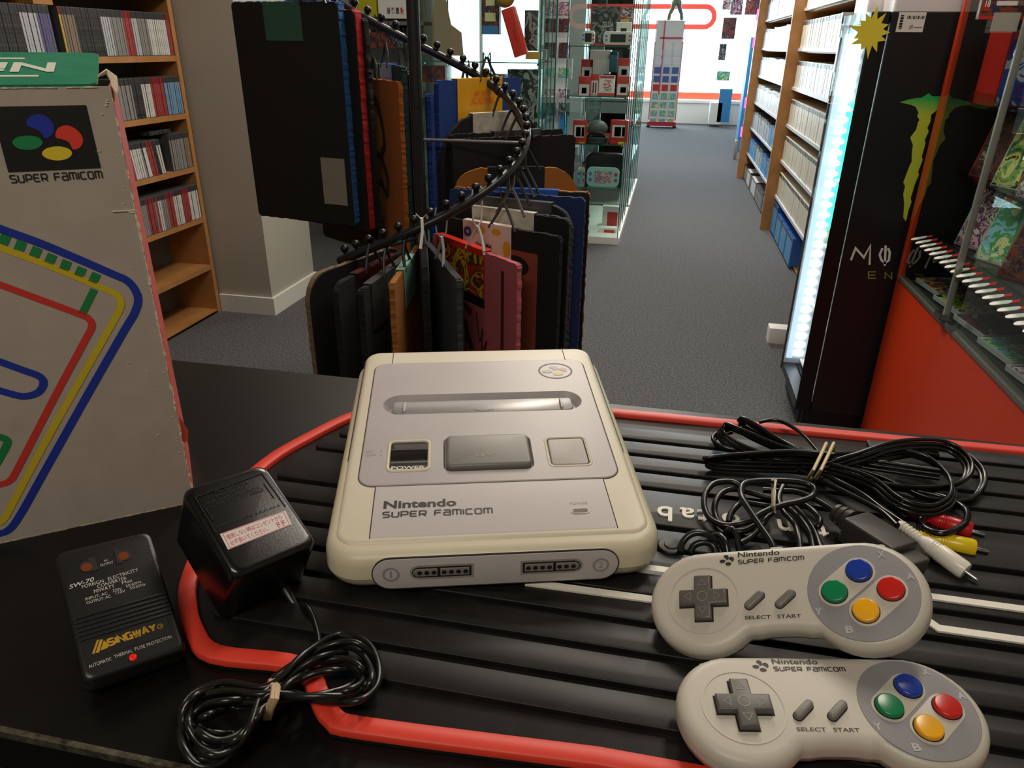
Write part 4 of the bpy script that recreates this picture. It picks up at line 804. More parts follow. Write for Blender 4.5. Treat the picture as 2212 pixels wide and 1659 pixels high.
# ------------------------------------------------------------------ counter and ribbed rubber mat
m_top = mat('counter_laminate', '#050505', .38, bump=(260, .12), var=(30, '#0c0c0c', .7), spec=.3)
t = thing('counter', 'black counter top with a worn metal strip along its near edge', 'counter', (-.2, .19, -.9))
def cp(nm, m, *bs):
    q = MB(); q.M = Matrix.Translation((.2, -.19, .9))
    for v in bs: q.bx(*v)
    return build(nm, q, m, t)
cp('worktop', m_top, (-1.25, .66, .1925, .603, -.032, 0))
cp('edge_strip', mat('worn_metal', '#8b8a78', .35, .8, bump=(900, .9), var=(160, '#3a3a2c', 1)), (-1.25, .66, .1895, .1924, -.004, .0003))
cp('front_panel', m_blackm, (-1.22, .64, .56, .58, -.9, -.033))
cp('end_panel', m_blackm, (-1.24, -1.221, .25, .58, -.9, -.033), (.641, .655, .25, .58, -.9, -.033))
cp('lower_shelf', m_blackm, (-1.22, .64, .08, .559, -.34, -.32))
a = at(52, 1652, Z=-.285); b = MB(); b.prism(rrect(.13, .09, .004), 0, .03, .002); o = build('paper_box', b, mat('paper_pinkish', '#8f7c7a', .7)); o.location = (a.x-.03, a.y+.02, -.3195+H0); o.rotation_euler.z = .5; tag(o, 'pinkish grey box on the shelf under the counter, lower left corner', 'box')
a = at(18, 1650, Z=-.285); b = MB(); b.prism(rrect(.09, .06, .004), 0, .02, .002); o = build('paper_box', b, mat('paper_wine', '#5c2b2c', .7)); o.location = (a.x-.085, a.y+.03, -.3195+H0); o.rotation_euler.z = .5; tag(o, 'dark red box beside the pinkish one under the counter', 'box')

m_rub = mat('rubber_black', '#121111', .44, bump=(380, .12), var=(60, '#1c1a1a', .9), spec=.24)
m_red = mat('rubber_red', '#d43a28', .5, bump=(300, .1))
m_wr = mat('rubber_white', '#d8d5cb', .5)
rim = [(-.02, .577), (-.13, .574), (-.20, .555), (-.240, .525), (-.263, .478), (-.277, .432), (-.277, .37), (-.257, .306), (-.243, .281), (-.226, .262), (-.207, .251), (-.168, .2535), (-.152, .2480), (-.142, .2370), (-.130, .2265), (-.112, .2245), (-.005, .2315), (.30, .233), (.62, .234), (.62, .583), (.30, .582)]
rs = [tuple(v.xy) for v in spline([(x, y, 0) for x, y in rim[:17]], 4)]+rim[17:]
rs2 = rs[::-1] if sum((rs[i][0]*rs[(i+1) % len(rs)][1]-rs[(i+1) % len(rs)][0]*rs[i][1]) for i in range(len(rs))) < 0 else rs
t = thing('rubber_counter_mat', 'black ribbed rubber counter mat with a red raised rim and white letters', 'mat', (0, .4, .0004))
def mp(nm, m, fn, **k): q = MB(); q.M = Matrix.Translation((0, -.4, 0)); fn(q); return build(nm, q, m, t, **k)
mp('base', m_rub, lambda q: q.prism(offset(rs2, .005), 0, .0025, .001))
def ringp(q, out, inn, z0, z1):
    n = len(out); L = []
    for P, z in ((out, z0), (out, z1-.0008), (offset(out, -.0008), z1), (offset(inn, .0008), z1), (inn, z1-.0008), (inn, z0)): L.append([(x, y, z) for x, y in P])
    q.loft(L, False, False)
mp('red_rim', m_red, lambda q: ringp(q, offset(rs2, .005), offset(rs2, -.005), .002, .0062))
def xspan(y, poly):
    xs = []
    for i in range(len(poly)):
        (x0, y0), (x1, y1) = poly[i], poly[(i+1) % len(poly)]
        if (y0-y)*(y1-y) < 0: xs.append(x0+(x1-x0)*(y-y0)/(y1-y0))
    return (min(xs), max(xs)) if len(xs) > 1 else None
inn = offset(rs2, -.0075)
ys = [.5625-.0232*k for k in range(15)]
def ribs(q):
    for y in ys:
        h = .0091; y0, y1 = y-h, y+h
        if abs(y-.4465) < .012: y0 = .4150
        elif abs(y-.4233) < .012: continue
        A, B = xspan(y0-.001, inn), xspan(y1+.001, inn)
        if not A or not B: continue
        x0 = max(A[0], B[0])+.003; x1 = min(A[1], B[1])-.003
        q.prism(rrect(x1-x0, y1-y0, .004, (x0+x1)/2, (y0+y1)/2, 4), .002, .0062, .0007, seg=2)
mp('rib', m_rub, ribs)
def letters(q):
    for ch, x in (('b', .0215), ('a', .0365), ('t', .0475), ('o', .0655), ('n', .1005), ("'", .1150), ('t', .1235)):
        text_mb(q, ch, .0235, Matrix.Translation((x, .0355+(.0015 if ch != 'b' else 0), .0066)) @ Matrix.Rotation(PI, 4, 'Z') @ Matrix.Translation((0, 0, 0)), align='CENTER', depth=.0006, bold=.0003)
q = MB(); q.M = Matrix.Translation((0, 0, 0))
letters(q); build('lettering', q, m_wr, t, label='white raised letters upside down')
def wl(q):
    for P in ([(-.058, .338), (.125, .3405)], [(-.02, .367), (.06, .367)], [(.12, .3765), (.60, .3765)], [(.60, .3505), (.171, .3495), (.158, .366)]):
        n = len(P); L_, R_s = [], []
        for i in range(n):
            a = Vector(P[max(i-1, 0)]); c = Vector(P[i]); b_ = Vector(P[min(i+1, n-1)]); d0 = (c-a).normalized() if i else (b_-c).normalized(); d1 = (b_-c).normalized() if i < n-1 else d0
            tg = (d0+d1).normalized(); nn = Vector((-tg.y, tg.x)); k = .0026/max(.8, abs(nn.dot(Vector((-d0.y, d0.x))))); L_.append(tuple(c+nn*k)); R_s.append(tuple(c-nn*k))
        po = R_s+L_[::-1]
        q.loft([[(x, y, z) for x, y in po] for z in (.002, .0074)])
mp('white_outline', m_wr, wl)
mp('stud', m_rub, lambda q: [q.prism(circ(.026, .391, .0085, 24), .002, .0085, .001), q.prism(circ(.026, .391, .0045, 20), .0084, .0092, .0005)])

# ------------------------------------------------------------------ helpers for prints on tilted faces
def Mof(o): return Matrix.Translation(o.location) @ o.rotation_euler.to_matrix().to_4x4()
def face_uv(M, px, py):
    """where the photo point lies on plane z=0 of frame M (world)"""
    c = Vector((0, 0, CAM_H+H0)); d = FW + CR*((px-SW/2)/F_PX) - CU*((py-SH/2)/F_PX)
    Mi = M.inverted(); cl = Mi @ c; dl = Mi.to_3x3() @ d; s = -cl.z/dl.z; p = cl+dl*s; return Vector((p.x, p.y, 0))
def line_M(a, b_): 
    d = b_-a; return Matrix.Translation(a) @ Matrix.Rotation(math.atan2(d.y, d.x), 4, 'Z'), d.length
# ------------------------------------------------------------------ the game console
TX, TY, TYAW = -.1081, .4462, .28849
m_beige = mat('shell_yellowed', '#c6c0a8', .42, bump=(900, .12), var=(9, '#b9b297', .5))
m_deck = mat('shell_deck', '#ccc6b4', .42, bump=(900, .12), var=(8, '#c0b8a0', .6))
m_pan = mat('panel_grey', '#a9a3a4', .40, bump=(1100, .12), var=(18, '#9d9799', .7))
m_fpan = mat('panel_light', '#b7b2b2', .42, bump=(1500, .2))
m_dk = mat('button_dark', '#6d6964', .42, bump=(900, .1)); m_seam = mat('seam_dark', '#2a2722', .8); m_ink = mat('ink_grey', '#1f1d20', .5)
m_lpad = mat('shell_light', '#cfc9bb', .45, bump=(900, .08))
SL = .1128
def zt(y): return .0465+SL*y
def zs(y): return zt(y)-(.0010+.0055*(y+.121)/.242)
CT = thing('game_console', 'yellowed grey sixteen bit game console lying on the rubber mat', 'game console', (TX, TY, .0068), (0, 0, TYAW))
OZ = -.0068
def body_rings(q, specs):
    L = []
    for ins, zf in specs: L.append([(x, y, zf(y)+OZ) for x, y in rrect(.200-2*ins, .242-2*ins, max(.022-ins*.6, .004), n=8)])
    return L
q = MB(); q.loft(body_rings(q, [(.012, lambda y: .0072), (.007, lambda y: .0078), (.0035, lambda y: .0100), (.0015, lambda y: .0130), (.0004, lambda y: .0163)])); build('lower_shell', q, m_beige, CT)
q = MB(); q.loft(body_rings(q, [(.0009, lambda y: .0155), (.0009, lambda y: .0172)])); build('seam', q, m_seam, CT)
D0 = Matrix.Translation((0, 0, .0465+OZ)) @ Matrix.Rotation(math.atan(SL), 4, 'X')      # deck frame
def dprism(poly, z0, z1, bev=0, seg=3): q = MB(); q.M = D0.copy(); q.prism(poly, z0, z1, bev, seg=seg); return q
q = MB(); q.loft([]  if 0 else body_rings(q, [(.0, lambda y: .0169), (.0002, lambda y: zs(y)-.0068), (.0010, lambda y: zs(y)-.0042), (.0025, lambda y: zs(y)-.0018), (.0048, lambda y: zs(y)-.0004), (.0075, zs)]), cap1=False)
PW = rrect(.0250, .0300, .003, -.0533, -.0285); EJ = rrect(.0605, .0385, .006, 0, -.0285); RS = rrect(.0262, .0305, .003, .0545, -.0298)
pk_ = rrect(.166, .153, .009, 0, .0190, 8); tl = [(x, y, zs(y)+OZ) for x, y in rrect(.185, .227, .0175, n=8)]
q.loft([tl, [(x, y, zs(y)+OZ) for x, y in pk_]], False, False); bmesh.ops.remove_doubles(q.b, verts=q.b.verts, dist=1e-6); build('upper_shell', q, m_beige, CT)
deck = rrect(.1884, .2315, .013, 0, .0042, 8)
q = MB(); q.M = D0.copy(); Lp = [[(x, y, -.004) for x, y in deck]]
for k in range(6): g = PI/2*k/5; Lp.append([(x, y, -.0042*(1-math.sin(g))) for x, y in offset(deck, -.0042*(1-math.cos(g)))])
Lp += [[(x, y, 0) for x, y in pk_], [(x, y, -.012) for x, y in pk_]]; q.loft(Lp, False, False); build('deck', q, m_deck, CT)
q = MB(); q.M = D0.copy(); ringp(q, rrect(.1896, .2327, .0136, 0, .0042, 8), rrect(.1880, .2311, .0128, 0, .0042, 8), -.009, -.0034); build('seam', q, m_seam, CT)
slot = rrect(.1494, .0268, .0133, 0, .0347, 10)
q = MB(); q.M = D0.copy(); TP = rrect(.1696, .1570, .010, 0, .0190, 8)
q.loft([[(x, y, z) for x, y in offset(TP, -i)] for i, z in ((0, -.003), (0, .0003), (.0003, .0007), (.0008, .0009))], False, False)
fill_holes(q, offset(TP, -.0008), [slot, PW, EJ, RS], .0009)
for hp, d, zb2 in ((slot, .0042, -.0050), (PW, 0, -.007), (EJ, .0012, -.0020), (RS, 0, -.004)): q.loft([[(x, y, z) for x, y in offset(hp, -e)] for e, z in ((0, .0009), (d, zb2))], False, True)
bmesh.ops.remove_doubles(q.b, verts=q.b.verts, dist=1e-6); build('top_panel', q, m_pan, CT, smooth=20)
q = MB(); q.M = D0.copy(); ringp(q, rrect(.1706, .1580, .0105, 0, .0190, 8), rrect(.1692, .1566, .010, 0, .0190, 8), -.003, .00025); build('seam', q, m_seam, CT)
fl = [(-.0690, .0420), (-.0690, .0300), (-.0670, .0262), (-.0630, .0245), (-.03, .0234), (0, .0230), (.03, .0234), (.0630, .0245), (.0670, .0262), (.0690, .0300), (.0690, .0420), (.0660, .0437), (-.0660, .0437)]
f_ = build('cartridge_flap', dprism(offset(fl, -.0012), -.0052, -.0016, .0006), mat('flap_grey', '#8a8889', .3, .08, bump=(1500, .1)), CT)
q = MB(); q.M = D0.copy(); [q.prism(stadium((s*.0590, .0275), (s*.0590, .0385), .0009), -.0016, .0004, .0004) for s in (-1, 1)]; build('ridge', q, m_pan, f_)
q = MB(); q.M = D0.copy(); q.ribbon([(-.0075, .0288), (-.0045, .0275), (0, .0262), (.0045, .0275), (.0075, .0288)], .0005, -.00155); build('arrow_mark', q, m_seam, f_)
# power switch
def ring(name, out, inn, z0, z1, m, par): q = MB(); q.M = D0.copy(); ringp(q, out, inn, z0, z1); return build(name, q, m, par)
p = ring('power_switch', rrect(.0300, .0355, .0048, -.0533, -.0288), rrect(.0250, .0300, .003, -.0533, -.0285), -.001, .0016, m_beige, CT)
q = MB(); q.M = D0.copy() @ Matrix.Translation((-.0533, -.0285, 0)) @ Matrix.Rotation(PI/2, 4, 'Z') @ Matrix.Rotation(PI/2, 4, 'X')
q.prism([(-.0147, -.0065), (.0147, -.0065), (.0147, -.0055), (.0085, -.0055), (.0080, .0006), (.0062, .0014), (.0040, .0006), (.001, -.0018), (-.004, -.0022), (-.0075, -.0008), (-.0080, -.0003), (-.0147, -.0003)], -.0123, .0123); build('slider', q, mat('switch_black', '#141313', .32), p)
q = MB(); text_mb(q, 'POWER', .005, D0 @ Matrix.Translation((-.0645, -.0427, .0002)), width=.0222, height=.0034, bold=.0001); build('lettering', q, mat('ink_light', '#cfcabc', .5), p)
# eject
p = build('eject_button', dprism(rrect(.0570, .0352, .0042, 0, -.0284), -.0019, .0042, .0022, 4), m_dk, CT)
q = MB(); text_mb(q, 'EJECT', .005, D0 @ Matrix.Translation((-.0078, -.0372, .00435)), width=.0156, height=.0031); build('lettering', q, mat('ink_light2', '#969188', .5), p)
# reset
p = build('reset_button', dprism(rrect(.0250, .0293, .0026, .0545, -.0298), -.0039, .0011, .0009, 3), mat('reset_grey', '#aaa5a0', .5, bump=(500, .35), var=(60, '#a09b96', .8)), CT)
ring('rim', rrect(.0310, .0352, .0048, .0545, -.0296), rrect(.0262, .0305, .003, .0545, -.0298), -.001, .0013, m_beige, p)
# front strip, prints
q = MB(); q.M = D0.copy(); prof = [(-.0601, -.002), (-.0601, .0003), (-.1055, .0003), (-.1078, -.0003), (-.1096, -.0016), (-.1108, -.0036), (-.1111, -.0044), (-.100, -.0060)]
q.loft([[(x, y, z) for y, z in prof] for x in (-.0730, .0730)]); build('front_panel', q, m_fpan, CT)
q = MB(); q.M = D0.copy(); prof2 = [(y*1.0004, z+.00004) for y, z in prof]
for x in (-.0733, .0733): 
    q = MB(); q.M = D0.copy(); q.loft([[(x+dx, y, z) for y, z in prof2] for dx in (-.0003, .0003)]); build('seam', q, m_seam, CT)
for x in (-.0715, .0715):
    q = MB(); q.M = D0.copy(); q.bx(x-.0003, x+.0003, .0985, .1185, -.001, .00012); q.bx(x-.0003, x+.0003, .1180, .12005, -.006, -.0004); build('seam', q, m_seam, CT)
q = MB(); text_mb(q, 'Nintendo', .01, D0 @ Matrix.Translation((-.0670, -.0815, .0005)), width=.0446, height=.0072, bold=.00032); build('lettering', q, m_ink, CT)
q = MB(); techno(q, 'SUPER FamICOm', .0660, .0056, D0 @ Matrix.Translation((-.0668, -.0898, .0005)), .19); build('lettering', q, m_ink, CT)
m_emb = mat('emboss_grey', '#8d8789', .5)
q = MB(); text_mb(q, 'POWER', .004, D0 @ Matrix.Translation((.0478, -.0845, .00045)), width=.0112, height=.0022); build('lettering', q, m_emb, CT)
q = MB(); text_mb(q, 'ON', .004, D0 @ Matrix.Translation((-.0825, -.0242, .0010)), width=.005, height=.0024); build('lettering', q, m_emb, CT); q = MB(); text_mb(q, 'OFF', .004, D0 @ Matrix.Translation((-.0825, -.0286, .0010)), width=.0072, height=.0024); q.M = D0.copy(); [q.poly([(x, y, .0010) for x, y in circ(-.0722, yy, .0007, 10)]) for yy in (-.0230, -.0274)]; build('lettering', q, m_emb, CT)
q = MB(); q.M = D0.copy(); ringp(q, stadium((.0500, -.0905), (.0566, -.0905), .0026), stadium((.0500, -.0905), (.0566, -.0905), .0017), 0, .0008); p = build('indicator_lamp', q, m_fpan, CT); q = MB(); q.M = D0.copy(); q.prism(stadium((.0504, -.0907), (.0562, -.0907), .0014), .0003, .0007); build('lens', q, mat('lens_dim', '#6b5f58', .2), p)
q = MB(); q.M = D0.copy(); ringp(q, circ(.0606, .0790, .0133, 40, .0118), circ(.0606, .0790, .01312, 40, .01162), .0006, .00105); em = build('emblem', q, m_ink, CT)
for i, c in enumerate(('#b3b9a6', '#aeb2bd', '#c9aa9e', '#cfc17c')): q = MB(); petals(q, D0 @ Matrix.Translation((.0610, .0790, .0011)) @ Matrix.Diagonal((1, .88, 1, 1)), .0112, i); build('petal', q, mat('faded'+str(i), c, .5), em)
# front plate with the two sockets
FM = Matrix.Translation((0, -.1211, OZ)) @ Matrix.Rotation(PI/2, 4, 'X')
q = MB(); q.M = FM; q.prism(stadium((-.0608, .0206), (.0608, .0206), .0103, 14), -.002, .0006, .0003); fp = build('front_plate', q, m_fpan, CT)
q = MB(); q.M = FM; ringp(q, stadium((-.0608, .0206), (.0608, .0206), .0108, 14), stadium((-.0608, .0206), (.0608, .0206), .0102, 14), -.001, .0003); build('seam', q, m_seam, fp)
for sg in (-1, 1):
    def px_(x): return x*sg
    o1 = [(.0135, .0165), (.0455, .0165), (.0485, .0176), (.0500, .0200), (.0500, .0225), (.0485, .0250), (.0455, .0262), (.0135, .0262)]
    def ms(P): return [(x*sg, z) for x, z in P] if sg > 0 else [(x*sg, z) for x, z in P][::-1]
    q = MB(); q.M = FM; q.prism(ms(o1), .0002, .0009); s_ = build('controller_socket', q, mat('socket_bevel', '#8f8a86', .5), fp)
    q = MB(); q.M = FM; q.prism(offset(ms(o1), -.0013), .0009, .0011); build('recess', q, m_blackm, s_)
    q = MB(); q.M = FM; q.prism(ms([(.0160, .0189), (.0326, .0189), (.0326, .0240), (.0160, .0240)]), .0010, .0017, .0002); q.prism(ms([(.0342, .0189), (.0460, .0189), (.0480, .0205), (.0480, .0225), (.0460, .0240), (.0342, .0240)]), .0010, .0017, .0002); bl = build('pin_block', q, mat('pin_grey', '#7b7672', .45), s_)
    q = MB(); q.M = FM; [q.poly([(x, y, .00175) for x, y in circ(sg*cx_, .0214, .00145, 12)]) for cx_ in (.0181, .0222, .0263, .0304, .0362, .0403, .0444)]; build('pin_hole', q, m_blackm, bl)
    q = MB(); q.M = FM; ringp(q, circ(sg*.0608, .0206, .0044, 28), circ(sg*.0608, .0206, .0041, 28), .0003, .0008); text_mb(q, '2' if sg > 0 else '1', .006, FM @ Matrix.Translation((sg*.0608-(.0013 if sg > 0 else .0006), .0184, .0007)), width=.0026 if sg > 0 else .0012, height=.0044); build('number_mark', q, m_emb, fp)
for x in (-.075, .075):
    for y in (-.09, .09): q = MB(); q.prism(circ(x, y, .006, 16), 0, .0012); build('foot', q, m_black, CT)

# ------------------------------------------------------------------ two controllers
m_pad = mat('pad_shell', '#b9b4a9', .42, bump=(900, .12)); m_padg = mat('pad_grey', '#848387', .5, bump=(900, .15)); m_cross = mat('cross_grey', '#55534f', .4, bump=(700, .1)); m_mark = mat('mark_light', '#a7a6a8', .5)
a_ = .0385; Rl = .0288
def pad_outline():
    P = []
    for k in range(25): g = math.radians(-128+218*k/24); P.append((a_+.0006+Rl*math.cos(g)*1.01, Rl*math.sin(g)))
    P[-1:] = []
    P += [(x, .0298-.0004*abs(x/.03)) for x in (.036, .024, .012, 0, -.012, -.024, -.036)]
    P = [(x, min(y, .0288)) for x, y in P]
    for k in range(1, 25): g = math.radians(90+218*k/24); P.append((-a_-.0006+Rl*math.cos(g)*1.01, Rl*math.sin(g)))
    xr, yr = P[0]; xl, yl = P[-1]
    S_ = spline([(xl-.003, yl-.001, 0), (xl+.004, yl+.0036, 0), (xl+.009, -.0187, 0), (-.006, -.0178, 0), (.006, -.0178, 0), (xr-.009, -.0187, 0), (xr-.004, yr+.0036, 0), (xr+.003, yr-.001, 0)], 4)
    return P+[tuple(v.xy) for v in S_[4:-4]]
PO = pad_outline()
def make_pad():
    t = thing('game_controller', '', 'game controller')
    q = MB(); q.loft([[(x, y, z) for x, y in offset(PO, -i)] for i, z in ((.007, -.0165), (.0035, -.0160), (.0012, -.0135), (.0002, -.0095))]); build('lower_shell', q, m_pad, t)
    q = MB(); q.loft([[(x, y, z) for x, y in offset(PO, -i)] for i, z in ((0, -.0094), (0, -.0050), (.0005, -.0030), (.0018, -.0011), (.0038, -.0002), (.006, 0))]); build('upper_shell', q, m_pad, t)
    q = MB(); q.prism(circ(a_, 0, .0252, 48), -.001, .0003, .0002); g = build('button_plate', q, m_padg, t)
    w_, h_ = .0126, .0105
    for A, B in (((a_-w_, 0), (a_, h_)), ((a_, -h_), (a_+w_, 0))):
        q = MB(); q.prism(stadium(A, B, .0075, 12), 0, .0007, .0003); build('button_surround', q, m_pad, g)
    for nm, x, y, c in (('blue', a_, h_, '#1c3a9c'), ('green', a_-w_, 0, '#0f7a4c'), ('red', a_+w_, 0, '#c0231c'), ('yellow', a_, -h_, '#e6a81c')):
        q = MB(); q.prism(circ(x, y, .0063, 28), 0, .0009); build('button_gap', q, m_blackm, g)
        q = MB(); q.prism(circ(x, y, .0059, 28), 0, .0031, .0009, seg=4); build('button', q, mat('button_'+nm, c, .22), t, label=nm+' button')
    for ch, x, y in (('X', a_+.0115, h_+.0085), ('A', a_+w_+.0095, .0065), ('Y', a_-w_-.0085, -.0095), ('B', a_-.0085, -h_-.0085)):
        q = MB(); text_mb(q, ch, .005, Matrix.Translation((x-.0018, y-.0018, .0005)), width=.0036, height=.0036, bold=.0002); build('lettering', q, m_mark, g)
    d, hw = .0122, .0042
    cr = [(hw, -d), (hw, -hw), (d, -hw), (d, hw), (hw, hw), (hw, d), (-hw, d), (-hw, hw), (-d, hw), (-d, -hw), (-hw, -hw), (-hw, -d)]
    cr = [(x-a_, y) for x, y in cr]
    q = MB(); q.prism(offset(cr, .0007), 0, .0003); build('cross_gap', q, m_blackm, t)
    q = MB(); q.prism(cr, 0, .0036, .0010, seg=3); cp_ = build('cross_pad', q, m_cross, t)
    q = MB()
    for k in range(4):
        c, s = math.cos(k*PI/2), math.sin(k*PI/2)
        P = [(-.0022, .0062), (.0022, .0062), (0, .0094)]; P = [(c*x-s*y-a_, s*x+c*y) for x, y in P]; q.ribbon(P, .00035, .0037, True)
    q.ribbon(circ(-a_, 0, .0026, 20), .0005, .0037, True); build('arrow_mark', q, mat('cross_mark', '#7a7772', .4), cp_)
    q = MB(); ringp(q, circ(-a_, 0, .0186, 44), circ(-a_, 0, .0181, 44), -.0005, .00028); build('ridge', q, m_pad, t)
    for x in (-.0125, .0025):
        q = MB(); A, B = (x-.0030, -.0050), (x+.0030, .0004); q.prism(stadium(A, B, .0024, 8), 0, .00025); build('button_gap', q, m_blackm, t)
        q = MB(); q.prism(stadium(A, B, .0020, 8), 0, .0026, .0010, seg=3); build('menu_button', q, m_dk, t)
    q = MB(); text_mb(q, 'SELECT', .003, Matrix.Translation((-.0180, -.0122, .0002)), width=.0128, height=.0019, bold=.00004); build('lettering', q, m_ink, t); q = MB(); text_mb(q, 'START', .003, Matrix.Translation((-.0022, -.0122, .0002)), width=.0113, height=.0019, bold=.00004)
    build('lettering', q, m_ink, t)
    q = MB(); text_mb(q, 'Nintendo', .005, Matrix.Translation((-.0195, .0228, .0002)), width=.0215, height=.0030, bold=.00009); build('lettering', q, m_ink, t)
    q = MB(); techno(q, 'SUPER FamICOm', .0330, .0026, Matrix.Translation((-.0195, .0188, .0002)), .2); build('lettering', q, m_ink, t)
    q = MB(); petals(q, Matrix.Translation((-.0252, .0215, .0002)), .0042); build('emblem', q, m_ink, t)
    q = MB(); q.prism(rrect(.007, .004, .001, 0, .0285), -.011, -.005, .0006); build('cord_sleeve', q, m_pad, t)
    for s in (-1, 1): q = MB(); q.prism(rrect(.030, .004, .002, s*.038, .0272), -.0125, -.0075, .0008); build('shoulder_button', q, m_pad, t)
    return t
def camscale(v, k): c = Vector((0, 0, CAM_H)); return c+(Vector(v)-c)*k
pad = make_pad(); v1 = camscale((.0812, .329, .031), .955)
pad.location = (v1.x, v1.y, v1.z+H0); pad.rotation_euler = (.4495, -.3306, -.1066); pad['label'] = 'grey controller tilted on its cord, upper one, touching the console'
v2 = camscale((.1013, .2778, .0103), .945)
pad2 = dup(pad, v2, (.1047, -.0422, .1596), 'grey controller lying flat nearest the camera, lower one, front right', None)

# ------------------------------------------------------------------ power adapter
m_ad = mat('adapter_black', '#0a0a0b', .24, bump=(1000, .12))
AT = thing('power_adapter', 'black square mains adapter with a Japanese warning sticker, tilted on its pins', 'power adapter', (-.2264, .3092, .0139), tuple(math.radians(a) for a in (25.1, 4.6, 57.5)))
q = MB(); q.loft([[(x, y, z) for x, y in rrect(.050-2*i, .0639-2*i, .006, 0, 0, 6)] for i, z in ((.004, 0), (.0012, .001), (.0, .004), (0, .0420), (.0002, .0447), (.0008, .0460), (.0022, .0470), (.004, .0472))]); build('body', q, m_ad, AT)
AM = Mof(AT) @ Matrix.Translation((0, 0, .0473))
def c4(x, y): return (80+x*760/1857, 980+y*760/1857)
def c6(x, y): return (380+x*320/1561, 980+y*340/1659)
st = [face_uv(AM, *c4(x, y)) for x, y in ((1008, 508), (1345, 375), (1310, 300), (965, 425))]
T_ = Matrix.Translation((0, 0, .0473))
q = MB(); q.M = T_; q.prism([tuple(v.xy) for v in st], 0, .0002); sk = build('warning_sticker', q, mat('sticker_white', '#c9c2c0', .4), AT)
m_ri = mat('ink_red', '#c0323a', .5)
q = MB(); q.M = T_; cen = sum(st, Vector())/4; q.ribbon([tuple((cen+(v-cen)*.93).xy) for v in st], .0003, .00025, True)
ln = (st[1]-st[0]); Mx = Matrix.Translation(st[0]) @ Matrix.Rotation(math.atan2(ln.y, ln.x), 4, 'Z'); hh_ = (st[3]-st[0]).length; wl_ = ln.length
text_mb(q, '使用しない時はコンセントから', .003, T_ @ Mx @ Matrix.Translation((wl_*.07, hh_*.52, .0003)), width=wl_*.86, height=hh_*.30)
text_mb(q, '必ず抜いてください。', .003, T_ @ Mx @ Matrix.Translation((wl_*.07, hh_*.14, .0003)), width=wl_*.58, height=hh_*.30)
text_mb(q, 'ドド', .003, T_ @ Mx @ Matrix.Translation((wl_*.80, hh_*.10, .0003)), width=wl_*.13, height=hh_*.36, bold=.0001); build('lettering', q, m_ri, sk)
q = MB(); q.M = T_; F_ = [face_uv(AM, *c6(x, y)) for x, y in ((205, 465), (425, 840), (1155, 560), (905, 210))]
F2 = [face_uv(AM, *c6(x, y)) for x, y in ((290, 545), (390, 705))]; F3 = [face_uv(AM, *c6(x, y)) for x, y in ((925, 315), (1035, 470))]
for A, B in ((F_[0], F_[1]), (F_[2], F_[3]), (F_[0], F_[3]), (F2[0], F2[1]), (F3[0], F3[1])):
    M_, L_ = line_M(A, B); q.M = T_ @ M_; q.bx(0, L_, -.0002, .0002, -.0002, .0004)
q.M = I4.copy()
for s_, A, B, h in (('AC ADAPTER', (410, 420), (770, 320), .0024), ('MODEL', (430, 465), (770, 350), .0018), ('INPUT AC 100V 50/60Hz', (340, 545), (890, 365), .0022), ('OUTPUT DC 10V 850mA', (365, 585), (940, 390), .0022), ('MADE IN JAPAN', (440, 790), (1100, 560), .0018)):
    P0, P1 = face_uv(AM, *c6(*A)), face_uv(AM, *c6(*B)); M_, L_ = line_M(P0, P1); text_mb(q, s_, .003, T_ @ M_ @ Matrix.Translation((0, 0, .00025)), width=L_, height=h)
build('raised_lettering', q, mat('adapter_emboss', '#2c2c2e', .22), AT)
for x in (-.0063, .0063): q = MB(); q.bx(x-.0008, x+.0008, .016, .022, -.0165, 0); build('pin', q, m_steel, AT)
q = MB(); q.M = Matrix.Translation((.012, -.031, .008)) @ Matrix.Rotation(PI/2, 4, 'X'); q.lathe([(.0045, -.001), (.0042, .003), (.0034, .007), (.0028, .012)], 12); build('cord_guard', q, m_black, AT)
# cord and coil
def pxp(pts, k=8, close=False): return spline([at(x, y, Z=z/1000.)+Vector((0, 0, 0)) for x, y, z in pts], k, close)
m_cord = mat('cord_black', '#141414', .28)
gw = Mof(AT) @ Vector((.012, -.043, .008)); gw.z -= H0
t = thing('adapter_cord', 'thin black adapter cord coiled in a figure eight, tied with a rubber band', 'cable', at(579, 1500, Z=.004)); o0 = t.location.copy(); o0.z -= H0
q = MB(); q.M = Matrix.Translation(-o0)
lead = [gw]+[at(x, y, Z=z) for x, y, z in ((663, 1312, .008), (681, 1350, .006), (686, 1395, .008), (640, 1430, .012))]
pts = lead[:]
Cc = Vector((579, 1500)); rr_ = random.Random(3)
for i in range(7):
    for k in range(16):
        g = PI*.5+2*PI*k/16; c_, s_ = math.cos(g), math.sin(g)
        if c_ >= 0: u = Vector((238-9*i, -72+4*i)); v = Vector((30+4*i, 112-15*i+0*i))
        else: u = Vector((185-8*i, -108+5*i)); v = Vector((52, 120-15*i))
        jx = rr_.uniform(-3, 3); jy = rr_.uniform(-3, 3)
        P = Cc+u*c_+v*(s_*c_)*(1.0 if c_ >= 0 else -1.0)*(1 if c_ >= 0 else 1)*1.25+Vector((jx-1.5*i*0, jy+(i-3)*6.5*(1-abs(c_))))
        pts.append(at(P.x, P.y, Z=.0045+.0028*((i*3+k) % 5)+.004*(1-abs(c_))))
q.tube(spline(pts, 5), .0017, 9); build('cord', q, m_cord, t)
m_band = mat('rubber_band', '#b79d7c', .6)
q = MB(); q.M = Matrix.Translation(-o0)
